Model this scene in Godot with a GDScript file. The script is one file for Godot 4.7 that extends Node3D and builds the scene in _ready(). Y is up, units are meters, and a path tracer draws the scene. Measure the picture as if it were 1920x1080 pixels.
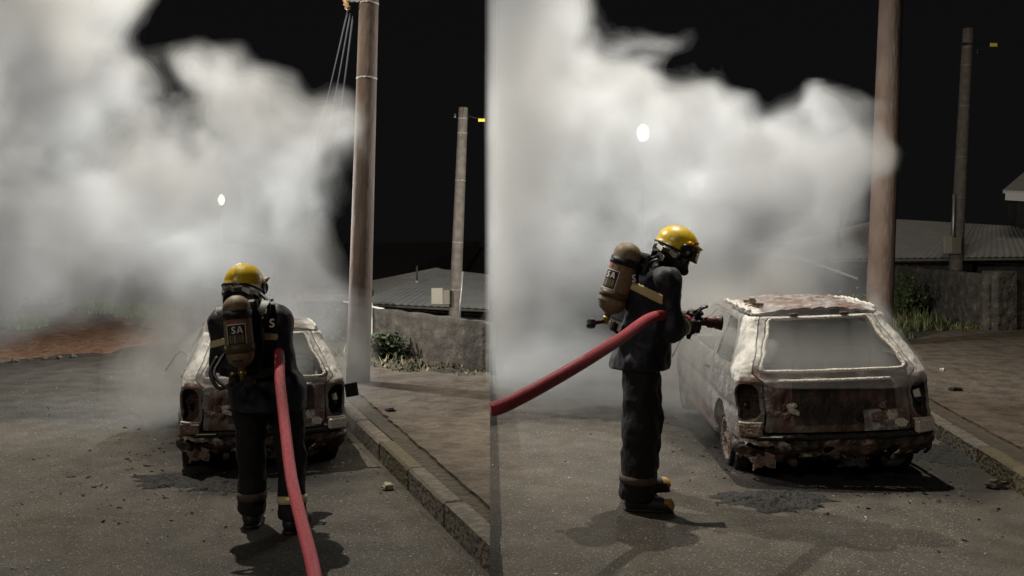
extends Node3D
# A night street seen twice, side by side: two stretches of kerb, each with a burnt-out hatchback, a firefighter and smoke.

var used := {}
var M := {}
var rng := RandomNumberGenerator.new()


# ---------------------------------------------------------------- naming
func numbered(called: String) -> String:
	var k: int = used.get(called, -1) + 1
	used[called] = k
	return called if k == 0 else "%s_%03d" % [called, k]


func tag(o: Node, label: String, category := "", group := "", kind := "") -> Node:
	if label: o.set_meta("label", label)
	if category: o.set_meta("category", category)
	if group: o.set_meta("group", group)
	if kind: o.set_meta("kind", kind)
	return o


func thing(called: String, label: String, category: String, at := Vector3.ZERO, turn := 0.0, group := "") -> Node3D:
	var o := Node3D.new()
	o.name = numbered(called)
	add_child(o)
	o.position = at
	o.rotation.y = turn
	tag(o, label, category, group)
	return o


func part(called: String, mesh: Mesh, m: Material, parent: Node, label := "") -> MeshInstance3D:
	var o := MeshInstance3D.new()
	o.mesh = mesh
	o.material_override = m
	var k := 0
	var nm := called
	while parent.has_node(NodePath(nm)):
		k += 1
		nm = "%s_%03d" % [called, k]
	o.name = nm
	parent.add_child(o)
	if label: o.set_meta("label", label)
	return o


func single(called: String, mesh: Mesh, m: Material, label: String, category: String, at := Vector3.ZERO, kind := "", group := "") -> MeshInstance3D:
	var o := MeshInstance3D.new()
	o.mesh = mesh
	o.material_override = m
	o.name = numbered(called)
	add_child(o)
	o.position = at
	tag(o, label, category, group, kind)
	return o


# ---------------------------------------------------------------- textures and materials
func noise(seed_: int, freq: float, octaves := 4, kind := FastNoiseLite.TYPE_SIMPLEX_SMOOTH) -> FastNoiseLite:
	var n := FastNoiseLite.new()
	n.seed = seed_
	n.frequency = freq
	n.noise_type = kind
	n.fractal_type = FastNoiseLite.FRACTAL_FBM if octaves > 1 else FastNoiseLite.FRACTAL_NONE
	n.fractal_octaves = octaves
	return n


func grey(seed_: int, freq: float, octaves: int, size: int) -> PackedByteArray:
	var im := noise(seed_, freq, octaves).get_seamless_image(size, size)
	im.convert(Image.FORMAT_L8)
	return im.get_data()


# colours are linear; coarse noise walks along the ramp, fine noise jitters it, specks are single bright or dark grains
func surface_tex(seed_: int, ramp: Array, coarse: float, fine: float, jitter: float, specks := 0.0, speck_col := Color(0.5, 0.5, 0.45), size := 512) -> ImageTexture:
	var a := grey(seed_, coarse, 5, size)
	var b := grey(seed_ + 7, fine, 3, size)
	var r := RandomNumberGenerator.new()
	r.seed = seed_
	var data := PackedByteArray()
	data.resize(size * size * 3)
	var n := ramp.size() - 1
	var lut := []
	for i in 256:
		var t := float(i) / 255.0 * n
		var k := mini(int(t), n - 1)
		lut.append((ramp[k] as Color).lerp(ramp[k + 1], t - k))
	for i in size * size:
		var c: Color = lut[a[i]]
		var j := 1.0 + jitter * (float(b[i]) / 127.5 - 1.0)
		if specks > 0.0:
			var q := r.randf()
			if q < specks:
				c = c.lerp(speck_col, 0.3 + 0.7 * r.randf())
			elif q < specks * 3.0:
				j *= 0.6
		c = Color(c.r * j, c.g * j, c.b * j).linear_to_srgb()
		data[i * 3] = clampi(int(c.r * 255.0), 0, 255)
		data[i * 3 + 1] = clampi(int(c.g * 255.0), 0, 255)
		data[i * 3 + 2] = clampi(int(c.b * 255.0), 0, 255)
	return ImageTexture.create_from_image(Image.create_from_data(size, size, false, Image.FORMAT_RGB8, data))


func height_tex(seed_: int, freq: float, octaves: int, size := 512) -> ImageTexture:
	var im := noise(seed_, freq, octaves).get_seamless_image(size, size)
	im.convert(Image.FORMAT_L8)
	return ImageTexture.create_from_image(im)


func mat(called: String, lin: Color, rough := 0.8, metal := 0.0) -> StandardMaterial3D:
	var m := StandardMaterial3D.new()
	m.resource_name = called
	m.albedo_color = lin.linear_to_srgb()
	m.roughness = rough
	m.metallic = metal
	M[called] = m
	return m


func textured(called: String, tex: Texture2D, scale: float, rough: float, h: Texture2D = null, h_cm := 1.0, world := true) -> StandardMaterial3D:
	var m := mat(called, Color(1, 1, 1), rough)
	m.albedo_texture = tex
	m.uv1_triplanar = true
	m.uv1_world_triplanar = world
	m.uv1_scale = Vector3.ONE * scale
	if h:
		m.heightmap_enabled = true
		m.heightmap_texture = h
		m.heightmap_scale = h_cm
	return m


func fog(density: float, c := Color(0.97, 0.98, 0.99)) -> FogMaterial:
	var m := FogMaterial.new()
	m.albedo = c.linear_to_srgb()
	m.density = density
	return m


func make_materials() -> void:
	var bump := height_tex(31, 0.03, 5)
	var grain := height_tex(32, 0.25, 2)
	var asphalt := textured("asphalt", surface_tex(1, [Color(0.031, 0.0255, 0.0195), Color(0.054, 0.0465, 0.037), Color(0.078, 0.0695, 0.057)], 0.012, 0.36, 1.0, 0.012, Color(0.26, 0.24, 0.19), 1024), 0.21, 0.85, grain, 0.5)
	asphalt.vertex_color_use_as_albedo = true
	textured("soil", surface_tex(2, [Color(0.14, 0.066, 0.032), Color(0.23, 0.118, 0.064), Color(0.30, 0.18, 0.11)], 0.012, 0.2, 0.4, 0.01, Color(0.4, 0.33, 0.25)), 0.5, 0.95, bump, 3.0)
	textured("soil_dark", surface_tex(26, [Color(0.022, 0.015, 0.009), Color(0.04, 0.03, 0.019), Color(0.03, 0.032, 0.014)], 0.02, 0.2, 0.5, 0.01), 0.6, 0.95, bump, 2.0)
	textured("dark_earth", surface_tex(25, [Color(0.012, 0.009, 0.006), Color(0.022, 0.018, 0.011)], 0.012, 0.2, 0.4), 0.5, 0.95)
	textured("paving", surface_tex(3, [Color(0.019, 0.0125, 0.007), Color(0.040, 0.027, 0.0155), Color(0.066, 0.049, 0.033), Color(0.033, 0.030, 0.014)], 0.012, 0.2, 0.4, 0.008, Color(0.42, 0.4, 0.34)), 0.38, 0.9, bump, 2.0)
	textured("kerb", surface_tex(4, [Color(0.05, 0.042, 0.032), Color(0.085, 0.072, 0.056), Color(0.13, 0.112, 0.09)], 0.02, 0.25, 0.35, 0.006), 0.8, 0.9, bump, 1.5)
	textured("kerb_yellow", surface_tex(5, [Color(0.05, 0.042, 0.031), Color(0.078, 0.065, 0.032), Color(0.08, 0.067, 0.046)], 0.03, 0.25, 0.35), 0.9, 0.9, bump, 1.5)
	textured("wall", surface_tex(6, [Color(0.012, 0.010, 0.008), Color(0.028, 0.023, 0.017), Color(0.052, 0.042, 0.032), Color(0.12, 0.10, 0.082)], 0.018, 0.2, 0.4, 0.006), 0.42, 0.95, bump, 3.0)
	var pole := textured("pole", surface_tex(7, [Color(0.050, 0.030, 0.020), Color(0.075, 0.049, 0.035), Color(0.104, 0.073, 0.055)], 0.01, 0.3, 0.3, 0.01, Color(0.07, 0.06, 0.05)), 0.5, 0.85, bump, 0.8)
	pole.uv1_scale = Vector3(0.9, 0.25, 0.9)
	textured("old_pole", surface_tex(8, [Color(0.07, 0.055, 0.045), Color(0.12, 0.10, 0.08), Color(0.17, 0.14, 0.11)], 0.02, 0.3, 0.3), 0.5, 0.9, bump, 0.8)
	textured("roof", surface_tex(9, [Color(0.40, 0.39, 0.36), Color(0.48, 0.47, 0.44), Color(0.55, 0.54, 0.51)], 0.012, 0.2, 0.25), 0.25, 0.95, bump, 1.0)
	textured("render", surface_tex(10, [Color(0.04, 0.035, 0.03), Color(0.08, 0.07, 0.06)], 0.02, 0.2, 0.2), 0.5, 0.95)
	var grass := mat("grass", Color(1, 1, 1), 0.7)
	grass.vertex_color_use_as_albedo = true
	grass.backlight_enabled = true
	grass.backlight = Color(0.25, 0.3, 0.1)
	var burnt := textured("burnt", surface_tex(11, [Color(0.62, 0.61, 0.60), Color(0.85, 0.84, 0.83), Color(1.0, 1.0, 1.0)], 0.02, 0.16, 0.22, 0.008, Color(0.25, 0.2, 0.17)), 1.6, 0.6, bump, 0.5, false)
	burnt.vertex_color_use_as_albedo = true
	burnt.metallic = 0.15
	textured("ash", surface_tex(12, [Color(0.30, 0.26, 0.22), Color(0.62, 0.58, 0.53), Color(0.80, 0.78, 0.73)], 0.04, 0.2, 0.35, 0.02, Color(0.1, 0.07, 0.05)), 2.5, 0.8, bump, 1.0, false)
	textured("rust", surface_tex(13, [Color(0.014, 0.009, 0.007), Color(0.05, 0.029, 0.022), Color(0.16, 0.105, 0.082)], 0.03, 0.2, 0.4, 0.01), 2.0, 0.85, bump, 1.5, false)
	textured("primer", surface_tex(14, [Color(0.045, 0.028, 0.022), Color(0.19, 0.125, 0.10), Color(0.42, 0.33, 0.28)], 0.03, 0.2, 0.4, 0.01), 1.8, 0.85, bump, 1.5, false)
	textured("soot", surface_tex(15, [Color(0.008, 0.008, 0.008), Color(0.018, 0.017, 0.016), Color(0.04, 0.036, 0.033)], 0.03, 0.2, 0.4), 1.5, 0.75, bump, 1.5, false)
	textured("char", surface_tex(16, [Color(0.002, 0.002, 0.002), Color(0.006, 0.0057, 0.0054), Color(0.016, 0.0145, 0.013)], 0.03, 0.2, 0.5, 0.01, Color(0.12, 0.115, 0.10)), 1.3, 0.8, bump, 3.0)
	textured("coat", surface_tex(17, [Color(0.0055, 0.0063, 0.0135), Color(0.0085, 0.010, 0.021)], 0.03, 0.4, 0.4), 3.0, 0.62, height_tex(33, 0.02, 4), 0.25, false).rim_enabled = true
	(M.coat as StandardMaterial3D).rim = 0.12
	textured("trousers", surface_tex(18, [Color(0.0035, 0.0035, 0.0045), Color(0.006, 0.006, 0.0075)], 0.03, 0.4, 0.4), 3.0, 0.75, height_tex(34, 0.02, 4), 0.25, false)
	var band := textured("reflective", surface_tex(19, [Color(0.66, 0.56, 0.27), Color(0.82, 0.73, 0.44)], 0.03, 0.3, 0.2), 4.0, 0.4, null, 1.0, false)
	band.metallic = 0.2
	textured("dirty_band", surface_tex(20, [Color(0.05, 0.035, 0.025), Color(0.13, 0.095, 0.07)], 0.03, 0.3, 0.3), 4.0, 0.7, null, 1.0, false)
	mat("silver", Color(0.66, 0.65, 0.60), 0.35, 0.0)
	var yellow := textured("helmet", surface_tex(21, [Color(0.50, 0.31, 0.012), Color(0.80, 0.55, 0.012), Color(0.88, 0.63, 0.02)], 0.02, 0.2, 0.08), 3.0, 0.3, null, 1.0, false)
	yellow.clearcoat_enabled = true
	yellow.clearcoat = 0.6
	mat("black_rubber", Color(0.012, 0.012, 0.012), 0.5)
	mat("black_plastic", Color(0.02, 0.02, 0.021), 0.35)
	mat("brass", Color(0.45, 0.33, 0.13), 0.35, 0.8)
	mat("red_metal", Color(0.06, 0.010, 0.012), 0.45, 0.2)
	mat("red_paint", Color(0.35, 0.05, 0.04), 0.45)
	textured("cylinder", surface_tex(22, [Color(0.12, 0.09, 0.05), Color(0.215, 0.165, 0.095), Color(0.29, 0.235, 0.15)], 0.03, 0.3, 0.3, 0.012, Color(0.42, 0.38, 0.29)), 2.2, 0.58, null, 1.0, false)
	textured("dark_cylinder", surface_tex(23, [Color(0.07, 0.05, 0.025), Color(0.11, 0.085, 0.045)], 0.02, 0.3, 0.2), 2.2, 0.5, null, 1.0, false)
	var hose := textured("hose", surface_tex(24, [Color(0.34, 0.022, 0.040), Color(0.52, 0.052, 0.080), Color(0.60, 0.13, 0.15)], 0.03, 0.3, 0.35, 0.02, Color(0.6, 0.35, 0.32)), 3.0, 0.45, grain, 0.6, false)
	hose.metallic_specular = 0.5
	var skin := mat("skin", Color(1, 1, 1), 0.6)
	skin.vertex_color_use_as_albedo = true
	mat("print_white", Color(0.75, 0.75, 0.72), 0.6)
	mat("label_black", Color(0.02, 0.018, 0.015), 0.6)
	mat("boot", Color(0.018, 0.016, 0.015), 0.55)
	mat("toe", Color(0.36, 0.20, 0.035), 0.55)
	mat("visor", Color(0.10, 0.07, 0.02), 0.15, 0.3)
	mat("galvanised", Color(0.45, 0.44, 0.42), 0.4, 0.6)
	mat("black_steel", Color(0.003, 0.003, 0.003), 0.9).metallic_specular = 0.1
	mat("dull_band", Color(0.20, 0.185, 0.165), 0.6)
	mat("meter_box", Color(0.16, 0.14, 0.105), 0.7)
	mat("meter_box_pale", Color(0.28, 0.25, 0.19), 0.7)
	mat("cable", Color(0.008, 0.008, 0.009), 0.7)
	mat("yellow_tag", Color(0.75, 0.60, 0.05), 0.6)
	mat("porcelain", Color(0.30, 0.19, 0.09), 0.3)
	mat("white_paint", Color(0.62, 0.60, 0.55), 0.7)
	mat("stone", Color(0.42, 0.38, 0.29), 0.9)
	mat("bark", Color(0.05, 0.035, 0.02), 0.9)
	var chip := mat("chip", Color(1, 1, 1), 0.5)
	chip.vertex_color_use_as_albedo = true
	var glow := mat("lamp_glow", Color(0.9, 0.9, 0.85), 0.3)
	glow.emission_enabled = true
	glow.emission = Color(1.0, 0.96, 0.86)
	glow.emission_energy_multiplier = 4.0
	var glow2 := mat("street_glow", Color(0.9, 0.9, 0.85), 0.3)
	glow2.emission_enabled = true
	glow2.emission = Color(1.0, 0.92, 0.78)
	glow2.emission_energy_multiplier = 10.0


# ---------------------------------------------------------------- mesh helpers
func quad(st: SurfaceTool, a: Vector3, b: Vector3, c: Vector3, d: Vector3) -> void:
	# counter-clockwise seen from outside; stored clockwise as Godot wants
	for v in [a, c, b, a, d, c]:
		st.add_vertex(v)


func tri(st: SurfaceTool, a: Vector3, b: Vector3, c: Vector3) -> void:
	for v in [a, c, b]:
		st.add_vertex(v)


func begin(smooth := -1) -> SurfaceTool:
	var st := SurfaceTool.new()
	st.begin(Mesh.PRIMITIVE_TRIANGLES)
	st.set_smooth_group(smooth)
	return st


func done(st: SurfaceTool) -> ArrayMesh:
	st.index()
	st.generate_normals()
	return st.commit()


# a box with chamfered edges
func add_box(st: SurfaceTool, c: Vector3, s: Vector3, t := Basis.IDENTITY, bevel := 0.0) -> void:
	var h := s / 2.0
	var b := minf(bevel, minf(h.x, minf(h.y, h.z)) * 0.9)
	var f := func(x: float, y: float, z: float) -> Vector3: return c + t * Vector3(x, y, z)
	var i := h - Vector3.ONE * b
	for sg in [-1.0, 1.0]:
		var px := [f.call(sg * h.x, -i.y, -i.z), f.call(sg * h.x, i.y, -i.z), f.call(sg * h.x, i.y, i.z), f.call(sg * h.x, -i.y, i.z)]
		var py := [f.call(-i.x, sg * h.y, -i.z), f.call(-i.x, sg * h.y, i.z), f.call(i.x, sg * h.y, i.z), f.call(i.x, sg * h.y, -i.z)]
		var pz := [f.call(-i.x, -i.y, sg * h.z), f.call(i.x, -i.y, sg * h.z), f.call(i.x, i.y, sg * h.z), f.call(-i.x, i.y, sg * h.z)]
		for q in [px, py, pz]:
			if sg > 0: quad(st, q[0], q[1], q[2], q[3])
			else: quad(st, q[3], q[2], q[1], q[0])
	if b <= 0.0: return
	for s1 in [-1.0, 1.0]:
		for s2 in [-1.0, 1.0]:
			var flip: bool = s1 * s2 < 0
			var qs := [
				[f.call(s1 * h.x, s2 * i.y, -i.z), f.call(s1 * i.x, s2 * h.y, -i.z), f.call(s1 * i.x, s2 * h.y, i.z), f.call(s1 * h.x, s2 * i.y, i.z)],
				[f.call(-i.x, s1 * h.y, s2 * i.z), f.call(-i.x, s1 * i.y, s2 * h.z), f.call(i.x, s1 * i.y, s2 * h.z), f.call(i.x, s1 * h.y, s2 * i.z)],
				[f.call(s2 * i.x, -i.y, s1 * h.z), f.call(s2 * h.x, -i.y, s1 * i.z), f.call(s2 * h.x, i.y, s1 * i.z), f.call(s2 * i.x, i.y, s1 * h.z)]]
			for q in qs:
				if flip: quad(st, q[3], q[2], q[1], q[0])
				else: quad(st, q[0], q[1], q[2], q[3])
			for s3 in [-1.0, 1.0]:
				var a: Vector3 = f.call(s1 * h.x, s2 * i.y, s3 * i.z)
				var d: Vector3 = f.call(s1 * i.x, s2 * h.y, s3 * i.z)
				var e: Vector3 = f.call(s1 * i.x, s2 * i.y, s3 * h.z)
				if s1 * s2 * s3 > 0: tri(st, a, d, e)
				else: tri(st, e, d, a)


func box(s: Vector3, bevel := 0.01, c := Vector3.ZERO, t := Basis.IDENTITY) -> ArrayMesh:
	var st := begin()
	add_box(st, c, s, t, bevel)
	return done(st)


func add_tube(st: SurfaceTool, path: Array, radii, sides := 12, caps := true) -> void:
	var n := path.size()
	var up := Vector3.UP
	var rings := []
	for i in n:
		var dir: Vector3 = ((path[mini(i + 1, n - 1)] as Vector3) - (path[maxi(i - 1, 0)] as Vector3)).normalized()
		if i == 0 and absf(dir.dot(up)) > 0.9: up = Vector3.RIGHT
		var x := up.cross(dir).normalized()
		up = dir.cross(x).normalized()
		var r: float = radii[i] if radii is Array else radii
		var ring := []
		for k in sides:
			var a := TAU * k / sides
			ring.append((path[i] as Vector3) + (x * cos(a) + up * sin(a)) * r)
		rings.append(ring)
	for i in n - 1:
		for k in sides:
			var j := (k + 1) % sides
			quad(st, rings[i][k], rings[i][j], rings[i + 1][j], rings[i + 1][k])
	if caps:
		for k in range(1, sides - 1):
			tri(st, rings[0][0], rings[0][k + 1], rings[0][k])
			tri(st, rings[n - 1][0], rings[n - 1][k], rings[n - 1][k + 1])


func tube(path: Array, radii, sides := 12) -> ArrayMesh:
	var st := begin(0)
	add_tube(st, path, radii, sides, false)
	st.set_smooth_group(-1)
	var n := path.size()
	var e := begin(0)
	add_tube(e, path, radii, sides, true)
	return done(e)


func curve(points: Array, step := 8) -> Array:
	# Catmull-Rom
	var out := []
	for i in points.size() - 1:
		var p0: Vector3 = points[maxi(i - 1, 0)]
		var p1: Vector3 = points[i]
		var p2: Vector3 = points[i + 1]
		var p3: Vector3 = points[mini(i + 2, points.size() - 1)]
		for k in step:
			out.append(p1.cubic_interpolate(p2, p0, p3, float(k) / step))
	out.append(points[-1])
	return out


func lathe(profile: Array, sides := 24, sharp := false) -> ArrayMesh:
	# profile: Vector2(radius, height) from bottom to top, around y
	var st := begin(-1 if sharp else 0)
	for i in profile.size() - 1:
		var a: Vector2 = profile[i]
		var b: Vector2 = profile[i + 1]
		for k in sides:
			var t0 := TAU * k / sides
			var t1 := TAU * (k + 1) / sides
			var u := Vector3(cos(t0), 0, -sin(t0))
			var v := Vector3(cos(t1), 0, -sin(t1))
			var y := Vector3.UP
			if a.x > 0.0001:
				tri(st, u * a.x + y * a.y, v * a.x + y * a.y, v * b.x + y * b.y)
			if b.x > 0.0001:
				tri(st, u * a.x + y * a.y, v * b.x + y * b.y, u * b.x + y * b.y)
	return done(st)


func solid(points: Array, faces: Array) -> ArrayMesh:
	var st := begin()
	for f in faces:
		for k in range(1, f.size() - 1):
			tri(st, points[f[0]], points[f[k]], points[f[k + 1]])
	return done(st)


# flat-bottomed prism from an outline on the ground (counter-clockwise seen from above in x,-z)
func slab(outline: PackedVector2Array, y0: float, y1: float) -> ArrayMesh:
	var st := begin()
	var t := Geometry2D.triangulate_polygon(outline)
	for i in range(0, t.size(), 3):
		var v := [outline[t[i]], outline[t[i + 1]], outline[t[i + 2]]]
		var p := v.map(func(q: Vector2) -> Vector3: return Vector3(q.x, y1, q.y))
		if (p[1] - p[0]).cross(p[2] - p[0]).y > 0: tri(st, p[0], p[1], p[2])
		else: tri(st, p[0], p[2], p[1])
	var area := 0.0
	for i in outline.size():
		area += outline[i].cross(outline[(i + 1) % outline.size()])
	for i in outline.size():
		var a := outline[i]
		var b := outline[(i + 1) % outline.size()]
		if area > 0:
			var s := a
			a = b
			b = s
		quad(st, Vector3(a.x, y0, a.y), Vector3(b.x, y0, b.y), Vector3(b.x, y1, b.y), Vector3(a.x, y1, a.y))
	return done(st)


# ---------------------------------------------------------------- surface nets: one vertex per crossed cell
func nets(f: PackedFloat32Array, n: Vector3i, o: Vector3, c: float, lvl: float, col := Color(0, 0, 0, 0), into: Array = []) -> ArrayMesh:
	var nx := n.x
	var nxy := n.x * n.y
	var ids := PackedInt32Array()
	ids.resize(f.size())
	var verts := PackedVector3Array()
	var norms := PackedVector3Array()
	var base: int = into[0].size() if into else 0
	for k in n.z - 1:
		for j in n.y - 1:
			var p := k * nxy + j * nx
			for i in n.x - 1:
				var q := p + i
				var a0 := f[q] - lvl
				var a1 := f[q + 1] - lvl
				var a2 := f[q + nx] - lvl
				var a3 := f[q + nx + 1] - lvl
				var a4 := f[q + nxy] - lvl
				var a5 := f[q + nxy + 1] - lvl
				var a6 := f[q + nxy + nx] - lvl
				var a7 := f[q + nxy + nx + 1] - lvl
				if a0 < 0.0:
					if a1 < 0.0 and a2 < 0.0 and a3 < 0.0 and a4 < 0.0 and a5 < 0.0 and a6 < 0.0 and a7 < 0.0: continue
				elif a1 >= 0.0 and a2 >= 0.0 and a3 >= 0.0 and a4 >= 0.0 and a5 >= 0.0 and a6 >= 0.0 and a7 >= 0.0: continue
				var sx := 0.0
				var sy := 0.0
				var sz := 0.0
				var m := 0
				if (a0 < 0.0) != (a1 < 0.0): sx += a0 / (a0 - a1); m += 1
				if (a2 < 0.0) != (a3 < 0.0): sx += a2 / (a2 - a3); sy += 1.0; m += 1
				if (a4 < 0.0) != (a5 < 0.0): sx += a4 / (a4 - a5); sz += 1.0; m += 1
				if (a6 < 0.0) != (a7 < 0.0): sx += a6 / (a6 - a7); sy += 1.0; sz += 1.0; m += 1
				if (a0 < 0.0) != (a2 < 0.0): sy += a0 / (a0 - a2); m += 1
				if (a1 < 0.0) != (a3 < 0.0): sy += a1 / (a1 - a3); sx += 1.0; m += 1
				if (a4 < 0.0) != (a6 < 0.0): sy += a4 / (a4 - a6); sz += 1.0; m += 1
				if (a5 < 0.0) != (a7 < 0.0): sy += a5 / (a5 - a7); sx += 1.0; sz += 1.0; m += 1
				if (a0 < 0.0) != (a4 < 0.0): sz += a0 / (a0 - a4); m += 1
				if (a1 < 0.0) != (a5 < 0.0): sz += a1 / (a1 - a5); sx += 1.0; m += 1
				if (a2 < 0.0) != (a6 < 0.0): sz += a2 / (a2 - a6); sy += 1.0; m += 1
				if (a3 < 0.0) != (a7 < 0.0): sz += a3 / (a3 - a7); sx += 1.0; sy += 1.0; m += 1
				ids[q] = base + verts.size()
				verts.append(o + Vector3(i + sx / m, j + sy / m, k + sz / m) * c)
				norms.append(Vector3(a1 + a3 + a5 + a7 - a0 - a2 - a4 - a6, a2 + a3 + a6 + a7 - a0 - a1 - a4 - a5, a4 + a5 + a6 + a7 - a0 - a1 - a2 - a3).normalized())
	var idx := PackedInt32Array()
	for k in range(1, n.z - 1):
		for j in range(1, n.y - 1):
			var p := k * nxy + j * nx
			for i in range(1, n.x - 1):
				var q := p + i
				var s := f[q] < lvl
				if s != (f[q + 1] < lvl):
					if s: idx.append_array([ids[q - nx - nxy], ids[q], ids[q - nxy], ids[q - nx - nxy], ids[q - nx], ids[q]])
					else: idx.append_array([ids[q - nx - nxy], ids[q - nxy], ids[q], ids[q - nx - nxy], ids[q], ids[q - nx]])
				if s != (f[q + nx] < lvl):
					if s: idx.append_array([ids[q - 1 - nxy], ids[q], ids[q - 1], ids[q - 1 - nxy], ids[q - nxy], ids[q]])
					else: idx.append_array([ids[q - 1 - nxy], ids[q - 1], ids[q], ids[q - 1 - nxy], ids[q], ids[q - nxy]])
				if s != (f[q + nxy] < lvl):
					if s: idx.append_array([ids[q - 1 - nx], ids[q], ids[q - nx], ids[q - 1 - nx], ids[q - 1], ids[q]])
					else: idx.append_array([ids[q - 1 - nx], ids[q - nx], ids[q], ids[q - 1 - nx], ids[q], ids[q - 1]])
	if into:
		var cols := PackedColorArray()
		cols.resize(verts.size())
		cols.fill(col)
		into[0].append_array(verts)
		into[1].append_array(norms)
		into[2].append_array(cols)
		into[3].append_array(idx)
		return null
	return arrays_mesh([verts, norms, PackedColorArray(), idx])


func arrays_mesh(a: Array) -> ArrayMesh:
	var arr := []
	arr.resize(Mesh.ARRAY_MAX)
	arr[Mesh.ARRAY_VERTEX] = a[0]
	arr[Mesh.ARRAY_NORMAL] = a[1]
	if a[2].size(): arr[Mesh.ARRAY_COLOR] = a[2]
	arr[Mesh.ARRAY_INDEX] = a[3]
	var m := ArrayMesh.new()
	if a[0].size(): m.add_surface_from_arrays(Mesh.PRIMITIVE_TRIANGLES, arr)
	return m


# field of tapered capsules [a, b, ra, rb] joined with a smooth minimum k; cuts: Planes whose over-side is removed
func flesh(bones: Array, cell: float, k: float, wrinkle := 0.0, wfreq := 8.0, cuts: Array = [], into: Array = [], col := Color(0, 0, 0, 0)) -> ArrayMesh:
	var lo := Vector3.ONE * 1e9
	var hi := -lo
	for b in bones:
		var r: float = maxf(b[2], b[3]) + 0.04
		lo = lo.min((b[0] as Vector3) - Vector3.ONE * r).min((b[1] as Vector3) - Vector3.ONE * r)
		hi = hi.max((b[0] as Vector3) + Vector3.ONE * r).max((b[1] as Vector3) + Vector3.ONE * r)
	var n := Vector3i(((hi - lo) / cell).ceil()) + Vector3i.ONE * 2
	var f := PackedFloat32Array()
	f.resize(n.x * n.y * n.z)
	f.fill(0.2)
	for b in bones:
		var a: Vector3 = b[0]
		var ab: Vector3 = (b[1] as Vector3) - a
		var ra: float = b[2]
		var rb: float = b[3]
		var flat: Vector3 = b[4] if b.size() > 4 else Vector3.ONE
		var l2 := maxf(ab.length_squared(), 1e-8)
		var r := maxf(ra, rb) + k + 0.02
		var p0 := Vector3i(((a.min(b[1]) - Vector3.ONE * r - lo) / cell).floor()).clamp(Vector3i.ZERO, n - Vector3i.ONE)
		var p1 := Vector3i(((a.max(b[1]) + Vector3.ONE * r - lo) / cell).ceil()).clamp(Vector3i.ZERO, n - Vector3i.ONE)
		for z in range(p0.z, p1.z + 1):
			for y in range(p0.y, p1.y + 1):
				var q := (z * n.y + y) * n.x
				for x in range(p0.x, p1.x + 1):
					var p := lo + Vector3(x, y, z) * cell - a
					var t := clampf(p.dot(ab) / l2, 0.0, 1.0)
					var d := ((p - ab * t) / flat).length() - lerpf(ra, rb, t)
					var g := f[q + x]
					var h := maxf(k - absf(g - d), 0.0) / k
					f[q + x] = minf(g, d) - h * h * k * 0.25
	if wrinkle > 0.0 or cuts:
		var w := noise(77, wfreq, 2)
		for z in n.z:
			for y in n.y:
				var q := (z * n.y + y) * n.x
				for x in n.x:
					var g := f[q + x]
					if g > 0.06: continue
					var p := lo + Vector3(x, y, z) * cell
					if wrinkle > 0.0: g += wrinkle * w.get_noise_3d(p.x, p.y * 0.7, p.z)
					for c in cuts:
						g = maxf(g, (c as Plane).distance_to(p))
					f[q + x] = g
	return nets(f, n, lo, cell, 0.0, col, into)


# ---------------------------------------------------------------- sheet-metal panels cut out of a curved surface
func poly_sdf(p: Vector2, v: PackedVector2Array) -> float:
	var d := 1e9
	var s := 1.0
	var j := v.size() - 1
	for i in v.size():
		var e := v[j] - v[i]
		var w := p - v[i]
		var b := w - e * clampf(w.dot(e) / e.dot(e), 0.0, 1.0)
		d = minf(d, b.length_squared())
		var c1 := p.y >= v[i].y
		var c2 := p.y < v[j].y
		var c3 := e.x * w.y > e.y * w.x
		if (c1 and c2 and c3) or (not c1 and not c2 and not c3): s = -s
		j = i
	return s * sqrt(d)


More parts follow.
